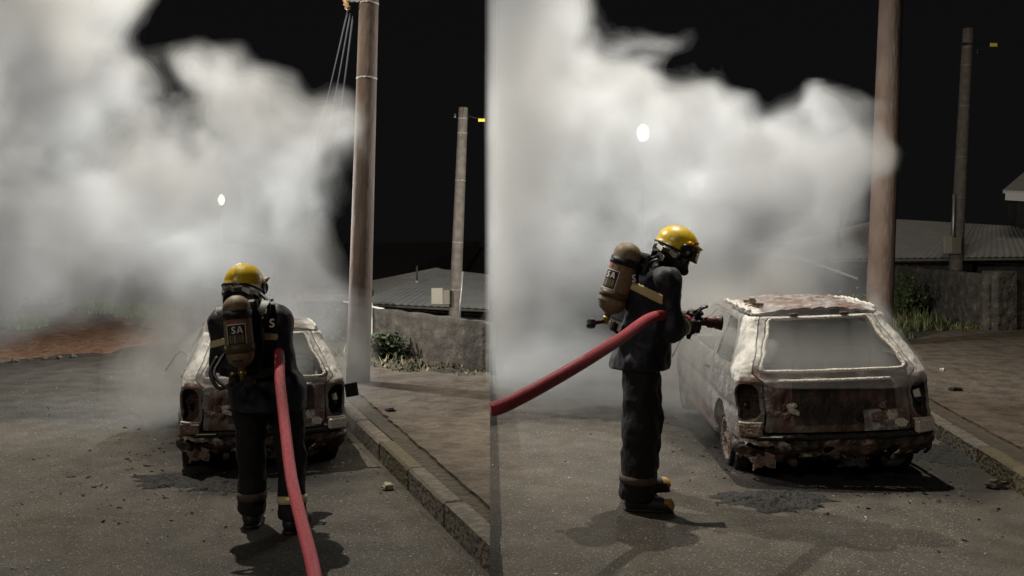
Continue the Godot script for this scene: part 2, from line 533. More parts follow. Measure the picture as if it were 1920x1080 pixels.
func panel(u0: float, u1: float, v0: float, v1: float, step: float, inside: Callable, surf: Callable, paint: Callable, thick := 0.02) -> ArrayMesh:
	var nu := int(ceil((u1 - u0) / step)) + 1
	var nv := int(ceil((v1 - v0) / step)) + 1
	var pos := PackedVector3Array()
	var nor := PackedVector3Array()
	var col := PackedColorArray()
	var d := PackedFloat32Array()
	for j in nv:
		for i in nu:
			var u := u0 + i * step
			var v := v0 + j * step
			var p: Vector3 = surf.call(u, v)
			var du: Vector3 = surf.call(u + 0.01, v) - p
			var dv: Vector3 = surf.call(u, v + 0.01) - p
			pos.append(p)
			nor.append(du.cross(dv).normalized())
			d.append(inside.call(u, v))
			col.append(paint.call(p, u, v))
	var verts := PackedVector3Array()
	var norms := PackedVector3Array()
	var cols := PackedColorArray()
	var idx := PackedInt32Array()
	for j in nv - 1:
		for i in nu - 1:
			var c := [j * nu + i, j * nu + i + 1, (j + 1) * nu + i + 1, (j + 1) * nu + i]
			if d[c[0]] > 0 and d[c[1]] > 0 and d[c[2]] > 0 and d[c[3]] > 0: continue
			var pp := PackedVector3Array()
			var pn := PackedVector3Array()
			var pc := PackedColorArray()
			var cut := []
			for k in 4:
				var a: int = c[k]
				var b: int = c[(k + 1) % 4]
				if d[a] <= 0:
					pp.append(pos[a]); pn.append(nor[a]); pc.append(col[a]); cut.append(false)
				if (d[a] <= 0) != (d[b] <= 0):
					var t := d[a] / (d[a] - d[b])
					pp.append(pos[a].lerp(pos[b], t)); pn.append(nor[a].lerp(nor[b], t).normalized()); pc.append(col[a].lerp(col[b], t)); cut.append(d[a] <= 0)
			var m := pp.size()
			var s := verts.size()
			verts.append_array(pp); norms.append_array(pn); cols.append_array(pc)
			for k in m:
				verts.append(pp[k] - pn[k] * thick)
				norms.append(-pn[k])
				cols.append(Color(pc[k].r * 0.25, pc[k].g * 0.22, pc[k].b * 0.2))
			for k in range(1, m - 1):
				idx.append_array([s, s + k + 1, s + k, s + m, s + m + k, s + m + k + 1])
			for k in m:
				if cut[k]:  # this vertex leaves the inside: the edge to the next is a rim
					var e := (k + 1) % m
					var nn := (pp[e] - pp[k]).cross(pn[k]).normalized()
					var r := verts.size()
					verts.append_array([pp[k], pp[e], pp[e] - pn[e] * thick, pp[k] - pn[k] * thick])
					norms.append_array([nn, nn, nn, nn])
					cols.append_array([pc[k], pc[e], pc[e], pc[k]])
					idx.append_array([r, r + 1, r + 2, r, r + 2, r + 3])
	return arrays_mesh([verts, norms, cols, idx])


# ---------------------------------------------------------------- the burnt hatchback (x across, y up, tail at z = 0 facing +z)
func along(x: float, pts: Array) -> float:
	if x <= pts[0].x: return pts[0].y
	for i in pts.size() - 1:
		if x <= pts[i + 1].x:
			var t: float = (x - pts[i].x) / (pts[i + 1].x - pts[i].x)
			return lerpf(pts[i].y, pts[i + 1].y, t * t * (3.0 - 2.0 * t) * 0.5 + t * 0.5)
	return pts[-1].y


const HALF_WIDTH := [Vector2(0.2, 0.755), Vector2(0.45, 0.80), Vector2(0.75, 0.80), Vector2(0.90, 0.785), Vector2(1.32, 0.60), Vector2(1.38, 0.545)]
const TAIL := [Vector2(0.2, -0.07), Vector2(0.36, -0.01), Vector2(0.55, -0.01), Vector2(0.86, -0.06), Vector2(0.93, -0.11), Vector2(1.34, -0.48), Vector2(1.39, -0.56)]
var buckle := noise(501, 2.2, 3)
var stain := noise(502, 2.6, 4)
var streak := noise(503, 7.0, 3)


# s runs round the body from the middle of the tail; past the corner it runs forward
func body_at(s: float, y: float) -> Vector3:
	var a := absf(s)
	var px := a
	var pz := 0.0
	if a > 0.66:
		if a < 0.88:
			var t := (a - 0.66) / 0.14
			px = 0.66 + 0.14 * sin(t)
			pz = -0.14 * (1.0 - cos(t))
		else:
			px = 0.80
			pz = -0.14 - (a - 0.88)
	var w := along(y, HALF_WIDTH) / 0.80
	if pz < -3.0: px *= 1.0 - 0.16 * pow((-3.0 - pz) / 0.7, 2.0)
	var z := pz + along(y, TAIL) * clampf(1.0 + pz / 1.6, 0.0, 1.0)
	z -= 0.05 * pow(minf(px / 0.66, 1.0), 2.0) * (1.0 if a < 0.66 else clampf(1.0 + pz / 0.5, 0.0, 1.0))
	if a > 0.7:
		for c in [0.70, 3.0]:
			var q := Vector2(-pz - c, y - 0.27).length()
			px += 0.022 * exp(-pow(q / 0.42, 6.0))
		px -= 0.012 * exp(-pow((y - 0.62) / 0.03, 2.0))
	var p := Vector3(signf(s) * px * w, y, z)
	return p + Vector3(1, 0.3, 1) * buckle.get_noise_3d(p.x * 2.0, p.y * 2.0, p.z * 2.0) * 0.016


func rect(p: Vector2, c: Vector2, h: Vector2, r: float) -> float:
	var q := (p - c).abs() - h + Vector2(r, r)
	return Vector2(maxf(q.x, 0), maxf(q.y, 0)).length() + minf(maxf(q.x, q.y), 0.0) - r


var rear_glass := PackedVector2Array([Vector2(-0.595, 0.965), Vector2(0.595, 0.965), Vector2(0.55, 1.29), Vector2(-0.55, 1.29)])


func ashen(p: Vector3, u: float, v: float, amount: float) -> Color:
	var n := stain.get_noise_3d(p.x * 1.3, p.y * 1.0, p.z * 1.3) * 0.9 + streak.get_noise_3d(p.x * 1.5, p.y * 0.35, p.z * 1.5) * 0.5
	var t := clampf(amount + n * 0.5, 0.0, 1.0)
	var dark := Color(0.030, 0.022, 0.019)
	var brown := Color(0.165, 0.088, 0.068)
	var greyc := Color(0.27, 0.265, 0.26)
	var white := Color(0.66, 0.65, 0.62)
	if t < 0.35: return dark.lerp(brown, t / 0.35)
	if t < 0.7: return brown.lerp(greyc, (t - 0.35) / 0.35)
	return greyc.lerp(white, (t - 0.7) / 0.3)


func flank_paint(p: Vector3, u: float, v: float) -> Color:
	var a := absf(u)
	if a < 0.80: return ashen(p, u, v, 0.42 if v < 0.90 else 1.05)
	if a < 1.02 and v > 0.86: return ashen(p, u, v, 0.95)
	if v < 0.40: return ashen(p, u, v, 0.30)
	var k := 0.5 + 0.5 * streak.get_noise_3d(p.x, p.y * 0.2, p.z * 1.4)
	return Color(0.085, 0.078, 0.072).lerp(Color(0.27, 0.26, 0.245), k).lerp(ashen(p, u, v, 0.62), 0.35)


func tail_paint(p: Vector3, u: float, v: float) -> Color:
	var a := 0.0 - 0.08 * cos(u * 5.0)
	if v > 0.90: a = 0.62
	elif v > 0.85: a = 0.50
	if v < 0.50: a = 0.40
	if u < -0.36 and v < 0.85: a = 0.44 + 0.22 * streak.get_noise_2d(u * 6.0, v * 0.5)
	if u > 0.20 and v < 0.62: a = 0.70 + 0.5 * stain.get_noise_2d(u * 3.0, v * 3.0)
	if u > 0.48 and v < 0.9: a = 0.5
	if v > 0.98: a = 0.82
	return ashen(p, u, v, a)


func roof_paint(p: Vector3, u: float, v: float) -> Color:
	return ashen(p, u, v, 0.62 - 0.10 * cos(u * 3.0) + (0.3 if absf(u) > 0.46 else 0.0))


func make_car(label: String) -> Node3D:
	var car := thing("burnt_car", label, "car", Vector3.ZERO, 0.0, "burnt out hatchbacks")
	var B: Material = M.burnt
	# tailgate with the window opening
	var lower := PackedVector2Array([Vector2(-0.575, 0.45), Vector2(0.575, 0.45), Vector2(0.585, 0.86), Vector2(0.672, 0.92), Vector2(0.655, 1.345), Vector2(-0.655, 1.345), Vector2(-0.672, 0.92), Vector2(-0.585, 0.86)])
	var tg := func(u: float, v: float) -> float:
		var p := Vector2(u, v)
		return maxf(poly_sdf(p, lower), -(poly_sdf(p, rear_glass) - 0.045))
	var tg_at := func(u: float, v: float) -> Vector3:
		var p := body_at(u, v)
		var rec := smoothstep(0.03, -0.03, rect(Vector2(u, v), Vector2(-0.02, 0.66), Vector2(0.40, 0.13), 0.06))
		return p - Vector3(0, 0, 0.03 * rec)
	var tail := part("tailgate", panel(-0.70, 0.70, 0.43, 1.37, 0.016, tg, tg_at, tail_paint, 0.03), B, car, "rear door burnt bare with an empty window opening")
	var seal := []
	for v in [[-0.612, 0.93], [0.612, 0.93], [0.567, 1.322], [-0.567, 1.322]]: seal.append(Vector2(v[0], v[1]))
	var loop := []
	for i in 4:
		var a: Vector2 = seal[i]
		var b: Vector2 = seal[(i + 1) % 4]
		var d := (b - a).normalized()
		var len := a.distance_to(b)
		for k in 13:
			loop.append(a + d * lerpf(0.06, len - 0.06, k / 12.0))
		var c: Vector2 = seal[(i + 2) % 4]
		var e := (c - b).normalized()
		for k in range(1, 4):
			var t := k / 4.0
			loop.append((b - d * 0.06) * (1 - t) * (1 - t) + b * 2.0 * t * (1 - t) + (b + e * 0.06) * t * t)
	var ring := []
	var rr := []
	for i in loop.size() + 1:
		var q: Vector2 = loop[i % loop.size()]
		ring.append(body_at(q.x, q.y) + Vector3(0, 0.006, 0.008))
		rr.append(0.015 + 0.006 * streak.get_noise_2d(q.x * 3.0, q.y * 3.0))
	part("window_seal", tube(ring, rr, 8), M.ash, tail, "white ash left of the rubber seal")
	for x in [-0.3, 0.3]: part("hinge", box(Vector3(0.07, 0.02, 0.06), 0.006, body_at(x, 1.35) + Vector3(0, 0.012, 0.02)), M.rust, tail)
	# lip above the number plate recess, handle hole and plate lamps
	var lip := []
	for k in 15: lip.append(body_at(-0.46 + 0.92 * k / 14.0, 0.865) + Vector3(0, 0, 0.006))
	part("tailgate_lip", tube(lip, 0.014, 6), M.ash, tail)
	part("lock", lathe([Vector2(0, 0), Vector2(0.03, 0), Vector2(0.03, 0.02), Vector2(0.018, 0.025), Vector2(0.015, 0.01), Vector2(0, 0.01)], 12), M.soot, tail).transform = Transform3D(Basis(Vector3.RIGHT, PI / 2), body_at(0.17, 0.56) + Vector3(0, 0, -0.02))
	# flaked paint plates on the right of the tailgate and hanging shreds
	var rs := RandomNumberGenerator.new()
	rs.seed = 9
	for k in 14:
		var fl := begin()
		var u := rs.randf_range(0.22, 0.52) if k < 9 else rs.randf_range(-0.54, -0.3)
		var v := rs.randf_range(0.50, 0.66) if k < 9 else rs.randf_range(0.5, 0.82)
		var o := body_at(u, v) + Vector3(0, 0, 0.006)
		var pts := []
		var m := 7
		for i in m:
			var r := rs.randf_range(0.015, 0.05)
			pts.append(o + Vector3(cos(TAU * i / m) * r * 1.4, sin(TAU * i / m) * r, rs.randf_range(0.0, 0.014)))
		for i in m: tri(fl, o + Vector3(0, 0, 0.012), pts[i], pts[(i + 1) % m])
		part("paint_flake", done(fl), M.primer if k % 3 else M.ash, tail)
	for side in [-1.0, 1.0]:
		var S := func(u: float, v: float) -> Vector3: return body_at(side * u, v)
		var fl2 := func(u: float, v: float) -> Vector3: return body_at(-side * u, v)
		var wrap := func(u0: float, u1: float, v0: float, v1: float, st: float, ins: Callable, th: float) -> ArrayMesh:
			if side > 0: return panel(u0, u1, v0, v1, st, ins, func(u: float, v: float) -> Vector3: return body_at(u, v), flank_paint, th)
			return panel(-u1, -u0, v0, v1, st, func(u: float, v: float) -> float: return ins.call(-u, v), func(u: float, v: float) -> Vector3: return body_at(u, v), flank_paint, th)
		# s = t + 0.74 with t metres forward of the tail
		var quarter := PackedVector2Array([Vector2(0.592, 0.46), Vector2(0.60, 0.855), Vector2(0.684, 0.92), Vector2(0.668, 1.345), Vector2(1.86, 1.345), Vector2(1.86, 0.30), Vector2(1.80, 0.26), Vector2(1.0, 0.26), Vector2(0.78, 0.30), Vector2(0.66, 0.47)])
		var qi := func(u: float, v: float) -> float:
			var p := Vector2(u, v)
			var d := poly_sdf(p, quarter)
			d = maxf(d, 0.335 - (p - Vector2(1.44, 0.27)).length())
			d = maxf(d, -(poly_sdf(p, PackedVector2Array([Vector2(1.10, 0.99), Vector2(1.76, 0.96), Vector2(1.76, 1.26), Vector2(1.26, 1.26)])) - 0.03))
			d = maxf(d, -rect(p, Vector2(0.735, 0.69), Vector2(0.115, 0.155), 0.10))
			return d
		var qp := part("rear_quarter", wrap.call(0.58, 1.88, 0.24, 1.36, 0.018, qi, 0.022), B, car)
		# tail lamp pocket: a recessed pan with charred remains
		var pan := begin(0)
		var rows := [[1.0, 0.0], [0.96, 0.05], [0.85, 0.09], [0.0, 0.10]]
		for i in rows.size() - 1:
			for k in 20:
				var P := func(ri: int, kk: int) -> Vector3:
					var a: float = TAU * kk / 20.0
					var e := Vector2(cos(a), sin(a))
					e = e / pow(pow(absf(e.x), 2.6) + pow(absf(e.y), 2.6), 0.385)
					var uu: float = 0.735 + 0.118 * e.x * rows[ri][0]
					var p := body_at(side * uu, 0.69 + 0.158 * e.y * rows[ri][0])
					return p + Vector3(-side * 0.5, 0, -1.0).normalized() * (rows[ri][1] as float + 0.012)
				if side > 0: quad(pan, P.call(i, k), P.call(i, k + 1), P.call(i + 1, k + 1), P.call(i + 1, k))
				else: quad(pan, P.call(i, k + 1), P.call(i, k), P.call(i + 1, k), P.call(i + 1, k + 1))
		var lamp := part("tail_light", done(pan), M.rust if side < 0 else M.soot, car, "burnt out tail light pocket")
		var sh := begin()
		var c0 := body_at(side * 0.73, 0.72) + Vector3(-side * 0.02, 0, -0.06)
		tri(sh, c0 + Vector3(-0.03, -0.04, 0.0), c0 + Vector3(0.02, -0.03, 0.01), c0 + Vector3(0.0, 0.04, 0.02))
		tri(sh, c0 + Vector3(-0.03, -0.04, 0.0), c0 + Vector3(0.0, 0.04, 0.02), c0 + Vector3(-0.045, 0.02, 0.0))
		part("lens_shard", done(sh), M.soot if side < 0 else M.silver, lamp)
		part("bulb_holder", lathe([Vector2(0.0, 0), Vector2(0.022, 0.0), Vector2(0.02, 0.03), Vector2(0.01, 0.035), Vector2(0, 0.035)], 10), M.soot, lamp).transform = Transform3D(Basis(Vector3.RIGHT, PI / 2), c0 + Vector3(0, -0.06, -0.02))
		# pale block below the lamp: what is left of the bumper bracket
		var bk := begin()
		add_box(bk, body_at(side * 0.70, 0.475) + Vector3(0, -0.005, 0.0), Vector3(0.20, 0.105, 0.05), Basis(Vector3.UP, side * 0.5), 0.012)
		part("corner_plate", done(bk), M.ash if side > 0 else M.primer, car)
		var ledge := []
		for k in 8: ledge.append(body_at(side * (0.60 + 0.22 * k / 7.0), 0.53) + Vector3(0, 0, 0.012))
		part("lamp_ledge", tube(ledge, 0.010, 6), M.ash, car)
		# door
		var dpoly := PackedVector2Array([Vector2(1.875, 0.27), Vector2(3.03, 0.27), Vector2(3.09, 0.86), Vector2(3.05, 0.93), Vector2(2.60, 1.315), Vector2(1.875, 1.315)])
		var di := func(u: float, v: float) -> float:
			var p := Vector2(u, v)
			return maxf(poly_sdf(p, dpoly), -(poly_sdf(p, PackedVector2Array([Vector2(1.94, 0.96), Vector2(2.94, 0.96), Vector2(2.56, 1.26), Vector2(1.94, 1.26)])) - 0.02))
		var door := part("door", wrap.call(1.86, 3.11, 0.25, 1.34, 0.022, di, 0.025), B, car)
		var hs := begin(0)
		add_tube(hs, [body_at(side * 2.0, 0.80) + Vector3(side * 0.012, 0, 0), body_at(side * 2.06, 0.80) + Vector3(side * 0.03, 0, 0), body_at(side * 2.14, 0.80) + Vector3(side * 0.012, 0, 0)], 0.012, 6)
		part("handle", done(hs), M.soot, door)
		# front wing and the roof rail with the windscreen pillar
		var wpoly := PackedVector2Array([Vector2(3.045, 0.27), Vector2(4.30, 0.30), Vector2(4.36, 0.70), Vector2(3.75, 0.83), Vector2(3.10, 0.90)])
		var wi := func(u: float, v: float) -> float:
			var p := Vector2(u, v)
			return maxf(poly_sdf(p, wpoly), 0.335 - (p - Vector2(3.74, 0.27)).length())
		part("front_wing", wrap.call(3.03, 4.38, 0.25, 0.92, 0.028, wi, 0.02), B, car)
		var rail := func(u: float, v: float) -> float:
			var p := Vector2(u, v)
			return minf(rect(p, Vector2(2.22, 1.345), Vector2(0.40, 0.022), 0.01), poly_sdf(p, PackedVector2Array([Vector2(3.08, 0.93), Vector2(3.20, 0.92), Vector2(2.70, 1.37), Vector2(2.56, 1.36)])))
		part("windscreen_pillar", wrap.call(1.8, 3.22, 0.9, 1.39, 0.02, rail, 0.03), B, car)
		var sill := begin()
		add_box(sill, Vector3(side * 0.745, 0.235, -1.85), Vector3(0.09, 0.07, 1.55), Basis.IDENTITY, 0.02)
		part("sill", done(sill), M.rust, car)
		# wheels: bare rims on burnt-through tyres
		for z in [-0.70, -3.0]:
			var wh := Node3D.new()
			wh.name = "wheel" if not car.has_node("wheel") else "wheel_%03d" % (car.find_children("wheel*", "Node3D", false, false).size())
			car.add_child(wh)
			wh.transform = Transform3D(Basis(Vector3.FORWARD, side * PI / 2), Vector3(side * 0.70, 0.245, z - 0.02))
			var prof := [Vector2(0.165, -0.07), Vector2(0.185, -0.07), Vector2(0.188, -0.055), Vector2(0.170, -0.04), Vector2(0.170, 0.04), Vector2(0.19, 0.06), Vector2(0.19, 0.075), Vector2(0.172, 0.078), Vector2(0.16, 0.05), Vector2(0.16, -0.06), Vector2(0.165, -0.07)]
			part("rim", lathe(prof, 28), M.primer, wh)
			var sp := begin()
			for k in 5:
				var b := Basis(Vector3.UP, TAU * k / 5 + 0.3)
				add_box(sp, b * Vector3(0.10, 0.045, 0), Vector3(0.14, 0.02, 0.045), b, 0.006)
			add_box(sp, Vector3(0, 0.045, 0), Vector3(0.09, 0.03, 0.09), Basis(Vector3.UP, 0.4), 0.02)
			part("spokes", done(sp), M.primer, wh)
			part("brake_drum", lathe([Vector2(0, -0.05), Vector2(0.12, -0.05), Vector2(0.12, 0.02), Vector2(0, 0.02)], 20), M.soot, wh)
			var ty := []
			for k in 13:
				var a := TAU * k / 12.0
				ty.append(Vector2(0.215 + 0.03 * cos(a), 0.085 * sin(a)))
			part("tyre", lathe(ty, 28), M.char, wh, "charred tyre remains")
		# inner arch
		part("wheel_arch", tube([Vector3(side * 0.5, 0.28, -0.7), Vector3(side * 0.745, 0.28, -0.7)], 0.33, 20), M.soot, car)
	# roof, bonnet and nose
	var roof_in := func(u: float, v: float) -> float: return rect(Vector2(u, v), Vector2(0, 0.91), Vector2(0.545, 0.91), 0.10)
	var roof_at := func(u: float, v: float) -> Vector3:
		var pz := -v
		var y := 1.372 + 0.056 * (1.0 - pow(u / 0.55, 2.0)) - 0.03 * pow(clampf((v - 1.2) / 0.6, 0, 1), 2.0) - 0.022 * pow(clampf(1.0 - v / 0.25, 0, 1), 2.0)
		y -= 0.02 * exp(-(pow(u / 0.3, 2.0) + pow((v - 0.8) / 0.4, 2.0)))
		var z := pz - 0.55 * clampf(1.0 + pz / 1.6, 0, 1) - 0.05 * pow(u / 0.55, 2.0) * clampf(1.0 - v / 0.5, 0, 1)
		return Vector3(u, y + buckle.get_noise_2d(u * 3.0, v * 3.0) * 0.02, z)
	var roof := part("roof", panel(-0.56, 0.56, -0.01, 1.83, 0.024, roof_in, roof_at, roof_paint, 0.02), B, car, "buckled roof with ash along its edges")
	for side in [-1.0, 1.0]:
		var gut := []
		var gr := []
		for k in 22:
			var v := 0.12 + 1.6 * k / 21.0
			gut.append(roof_at.call(side * 0.535, v) + Vector3(side * 0.008, 0.012 + 0.012 * streak.get_noise_1d(v * 4.0 + side), 0))
			gr.append(0.016 + 0.010 * streak.get_noise_1d(v * 9.0 - side))
		part("drip_rail", tube(gut, gr, 7), M.ash, roof)
	for k in 16:   # curled flakes of the roof lining along the rail
		var fk := begin()
		var v := 0.25 + rs.randf() * 0.8
		var o: Vector3 = roof_at.call(-0.50 + rs.randf() * 0.05, v) + Vector3(0, 0.012, 0)
		var d := Vector3(rs.randf_range(-0.04, 0.04), rs.randf_range(0.015, 0.045), rs.randf_range(-0.04, 0.04))
		quad(fk, o, o + Vector3(0.05, 0.004, 0.02), o + Vector3(0.05, 0.0, 0.02) + d, o + d)
		part("burnt_flake", done(fk), M.rust if k % 2 else M.primer, roof)
	var hood_in := func(u: float, v: float) -> float: return rect(Vector2(u, v), Vector2(0, 3.05), Vector2(0.70, 0.60), 0.12)
	var hood_at := func(u: float, v: float) -> Vector3: return Vector3(u, 0.93 - 0.09 * (v - 2.45) - 0.07 * pow(u / 0.7, 2.0) - 0.14 * pow(clampf((v - 3.2) / 0.5, 0, 1), 2.0) + buckle.get_noise_2d(u * 2.0, v * 2.0) * 0.03, -v)
	part("bonnet", panel(-0.72, 0.72, 2.43, 3.67, 0.04, hood_in, hood_at, roof_paint, 0.02), B, car)
	var nose := begin()
	add_box(nose, Vector3(0, 0.5, -3.6), Vector3(1.25, 0.42, 0.14), Basis.IDENTITY, 0.05)
	part("grille_panel", done(nose), M.rust, car)
	# shell inside: floor, bulkheads, scuttle, burnt seats
	part("floor_pan", box(Vector3(1.42, 0.06, 3.1), 0.02, Vector3(0, 0.30, -1.75)), M.rust, car)
	part("boot_floor", box(Vector3(1.05, 0.22, 0.75), 0.05, Vector3(0, 0.36, -0.50)), M.soot, car)
	part("scuttle", box(Vector3(1.4, 0.2, 0.25), 0.04, Vector3(0, 0.80, -2.48)), M.rust, car)
	var dash := part("dashboard", box(Vector3(1.3, 0.10, 0.12), 0.03, Vector3(0, 0.82, -2.28)), M.soot, car)
	var wheel := []
	for k in 21: wheel.append(Vector3(0.17 * cos(TAU * k / 20), 0.17 * sin(TAU * k / 20), 0))
	var sw := part("steering_wheel", tube(wheel, 0.012, 6), M.soot, car)
	sw.transform = Transform3D(Basis(Vector3.RIGHT, -0.5), Vector3(-0.34, 0.86, -2.05))
	for s in [Vector3(-0.34, 0.4, -1.55), Vector3(0.34, 0.4, -1.55), Vector3(-0.34, 0.42, -0.98), Vector3(0.34, 0.42, -0.98)]:
		var fr := begin(0)
		var w := 0.21
		add_tube(fr, curve([Vector3(-w, 0, 0.0), Vector3(-w, 0.45, 0.14), Vector3(-w * 0.8, 0.60, 0.19), Vector3(w * 0.8, 0.60, 0.19), Vector3(w, 0.45, 0.14), Vector3(w, 0, 0)], 5), 0.014, 7)
		for k in 5: add_tube(fr, [Vector3(-w, 0.1 + 0.09 * k, 0.03 + 0.028 * k), Vector3(0, 0.1 + 0.09 * k, 0.06 + 0.028 * k), Vector3(w, 0.1 + 0.09 * k, 0.03 + 0.028 * k)], 0.006, 5)
		add_tube(fr, curve([Vector3(-w, 0, 0.0), Vector3(-w, 0.03, -0.42), Vector3(w, 0.03, -0.42), Vector3(w, 0, 0)], 5), 0.014, 7)
		part("seat_frame", done(fr), M.rust, car).position = s
	# tail below the tailgate: beam, dark hollow, hanging remains of bumper and plates
	part("tail_hollow", box(Vector3(1.38, 0.24, 0.06), 0.02, Vector3(0, 0.34, -0.14)), M.soot, car)
	var bm := []
	for k in 17:
		var x := -0.66 + 1.32 * k / 16.0
		bm.append(body_at(x, 0.415) + Vector3(0, 0.012 * buckle.get_noise_1d(x * 9.0), 0.02))
	part("bumper_beam", tube(bm, 0.024, 8), M.soot, car)
	var edge := []
	for k in 9: edge.append(body_at(-0.64 + 0.18 * k / 8.0, 0.405) + Vector3(0, 0.02, 0.05))
	part("bright_strip", tube(edge, 0.006, 5), M.silver, car)
	var ragged := noise(77, 2.4, 3)
	var bp_in := func(u: float, v: float) -> float:
		var d := rect(Vector2(u, v), Vector2(0, 0.30), Vector2(0.93, 0.10), 0.03)
		d = maxf(d, 0.225 + 0.05 * ragged.get_noise_1d(u * 3.0) + 0.03 * ragged.get_noise_1d(u * 14.0) - v)
		return maxf(d, 0.10 * (ragged.get_noise_2d(u * 1.6 + 7.0, v * 3.0) - 0.28))
	var bp_at := func(u: float, v: float) -> Vector3:
		var p := body_at(u, v)
		var out := Vector3(signf(u) * smoothstep(0.55, 0.9, absf(u)), 0, 1.0 - smoothstep(0.7, 1.0, absf(u))).normalized()
		return p + out * (0.014 + 0.028 * sin((v - 0.2) / 0.2 * PI) + 0.025 * ragged.get_noise_2d(u * 2.2, v * 4.0))
	var bp_paint := func(p: Vector3, u: float, v: float) -> Color:
		var n := ragged.get_noise_2d(u * 1.2 - 3.0, v * 3.0) + 0.5 * streak.get_noise_2d(u * 2.0, v * 4.0)
		var c := ashen(p, u, v, 0.02)
		if u > 0.28: n -= 0.22
		return c.lerp(Color(0.30, 0.215, 0.175), smoothstep(0.14, 0.30, n)).lerp(Color(0.55, 0.50, 0.44), smoothstep(0.38, 0.5, n))
	part("bumper", panel(-0.95, 0.95, 0.16, 0.42, 0.016, bp_in, bp_at, bp_paint, 0.012), B, car, "bumper burnt to a ragged shell with peeling patches")
	var shreds := [
		[-0.62, 0.225, 0.18, 0.10, "primer", 0.1], [0.10, 0.20, 0.24, 0.07, "soot", 0.0], [0.42, 0.20, 0.20, 0.06, "soot", 0.1]]
	for i in shreds.size():
		var a: Array = shreds[i]
		var sh := begin(0)
		var o := body_at(a[0], 0.4)
		o.y = a[1]
		o.z += 0.02 + 0.03 * rs.randf()
		var g := []
		for y in 4:
			for x in 6:
				var q := Vector3((x / 5.0 - 0.5) * a[2], (y / 3.0 - 0.5) * a[3], rs.randf_range(-0.018, 0.018) + 0.03 * sin(x * 1.7 + i))
				if y in [0, 3]: q.y += rs.randf_range(-0.02, 0.02)
				if x in [0, 5]: q.x += rs.randf_range(-0.02, 0.02)
				g.append(o + Basis(Vector3.BACK, a[5]) * q)
		for y in 3:
			for x in 5:
				quad(sh, g[y * 6 + x], g[y * 6 + x + 1], g[y * 6 + x + 7], g[y * 6 + x + 6])
		part("bumper_scrap", done(sh), M[a[4]], car)
	var ex := begin(0)
	add_tube(ex, curve([Vector3(-0.35, 0.22, -0.9), Vector3(-0.36, 0.20, -0.3), Vector3(-0.36, 0.19, -0.05)], 4), 0.035, 10)
	part("exhaust_pipe", done(ex), M.rust, car)
	part("rear_axle", tube([Vector3(-0.7, 0.245, -0.72), Vector3(0.7, 0.245, -0.72)], 0.045, 10), M.soot, car)
	# bent strip standing off the front of the flank
	part("bent_trim_strip", tube(curve([body_at(-3.0, 0.90), body_at(-2.96, 0.92) + Vector3(-0.10, 0.04, 0), body_at(-2.9, 0.86) + Vector3(-0.24, -0.10, 0.05)], 4), 0.008, 6), M.rust, car)
	return car


# ---------------------------------------------------------------- firefighters
# J: joints in the figure's own axes (feet at y = 0): head, face (unit), neck, chest, waist, pelvis, shoulders, elbows, wrists, palms, hips, knees, ankles, toes as [near, far] pairs
func hand_bones(wrist: Vector3, grip: Vector3, axis: Vector3, thumb_side: Vector3) -> Array:
	# a fist closed round a bar that runs along axis through grip
	var w := (grip - wrist).normalized()
	var a := (axis - w * axis.dot(w)).normalized()
	var out := (w.cross(a)).normalized()
	if out.dot(thumb_side) < 0: out = -out
	var palm := wrist.lerp(grip, 0.55) + out * 0.022
	var bones := [[wrist, palm, 0.028, 0.03], [palm - a * 0.028, palm + a * 0.028, 0.026, 0.026]]
	for k in 4:
		var off := a * (0.033 - 0.022 * k)
		var L: float = [0.9, 1.0, 0.95, 0.78][k]
		var p0 := palm + off + w * 0.02
		var p1 := p0 + w * 0.042 * L + out * 0.006
		var p2 := p1 + w * 0.010 - out * 0.032 * L
		var p3 := p2 - w * 0.024 * L - out * 0.012
		bones.append([p0, p1, 0.0115, 0.0105])
		bones.append([p1, p2, 0.0105, 0.010])
		bones.append([p2, p3, 0.010, 0.009])
	var t0 := palm + a * 0.03 - w * 0.012
	var t1 := t0 + a * 0.026 + w * 0.022 - out * 0.012
	var t2 := t1 + w * 0.026 - a * 0.012 - out * 0.018
	bones.append([t0, t1, 0.014, 0.012])
	bones.append([t1, t2, 0.012, 0.010])
	return bones


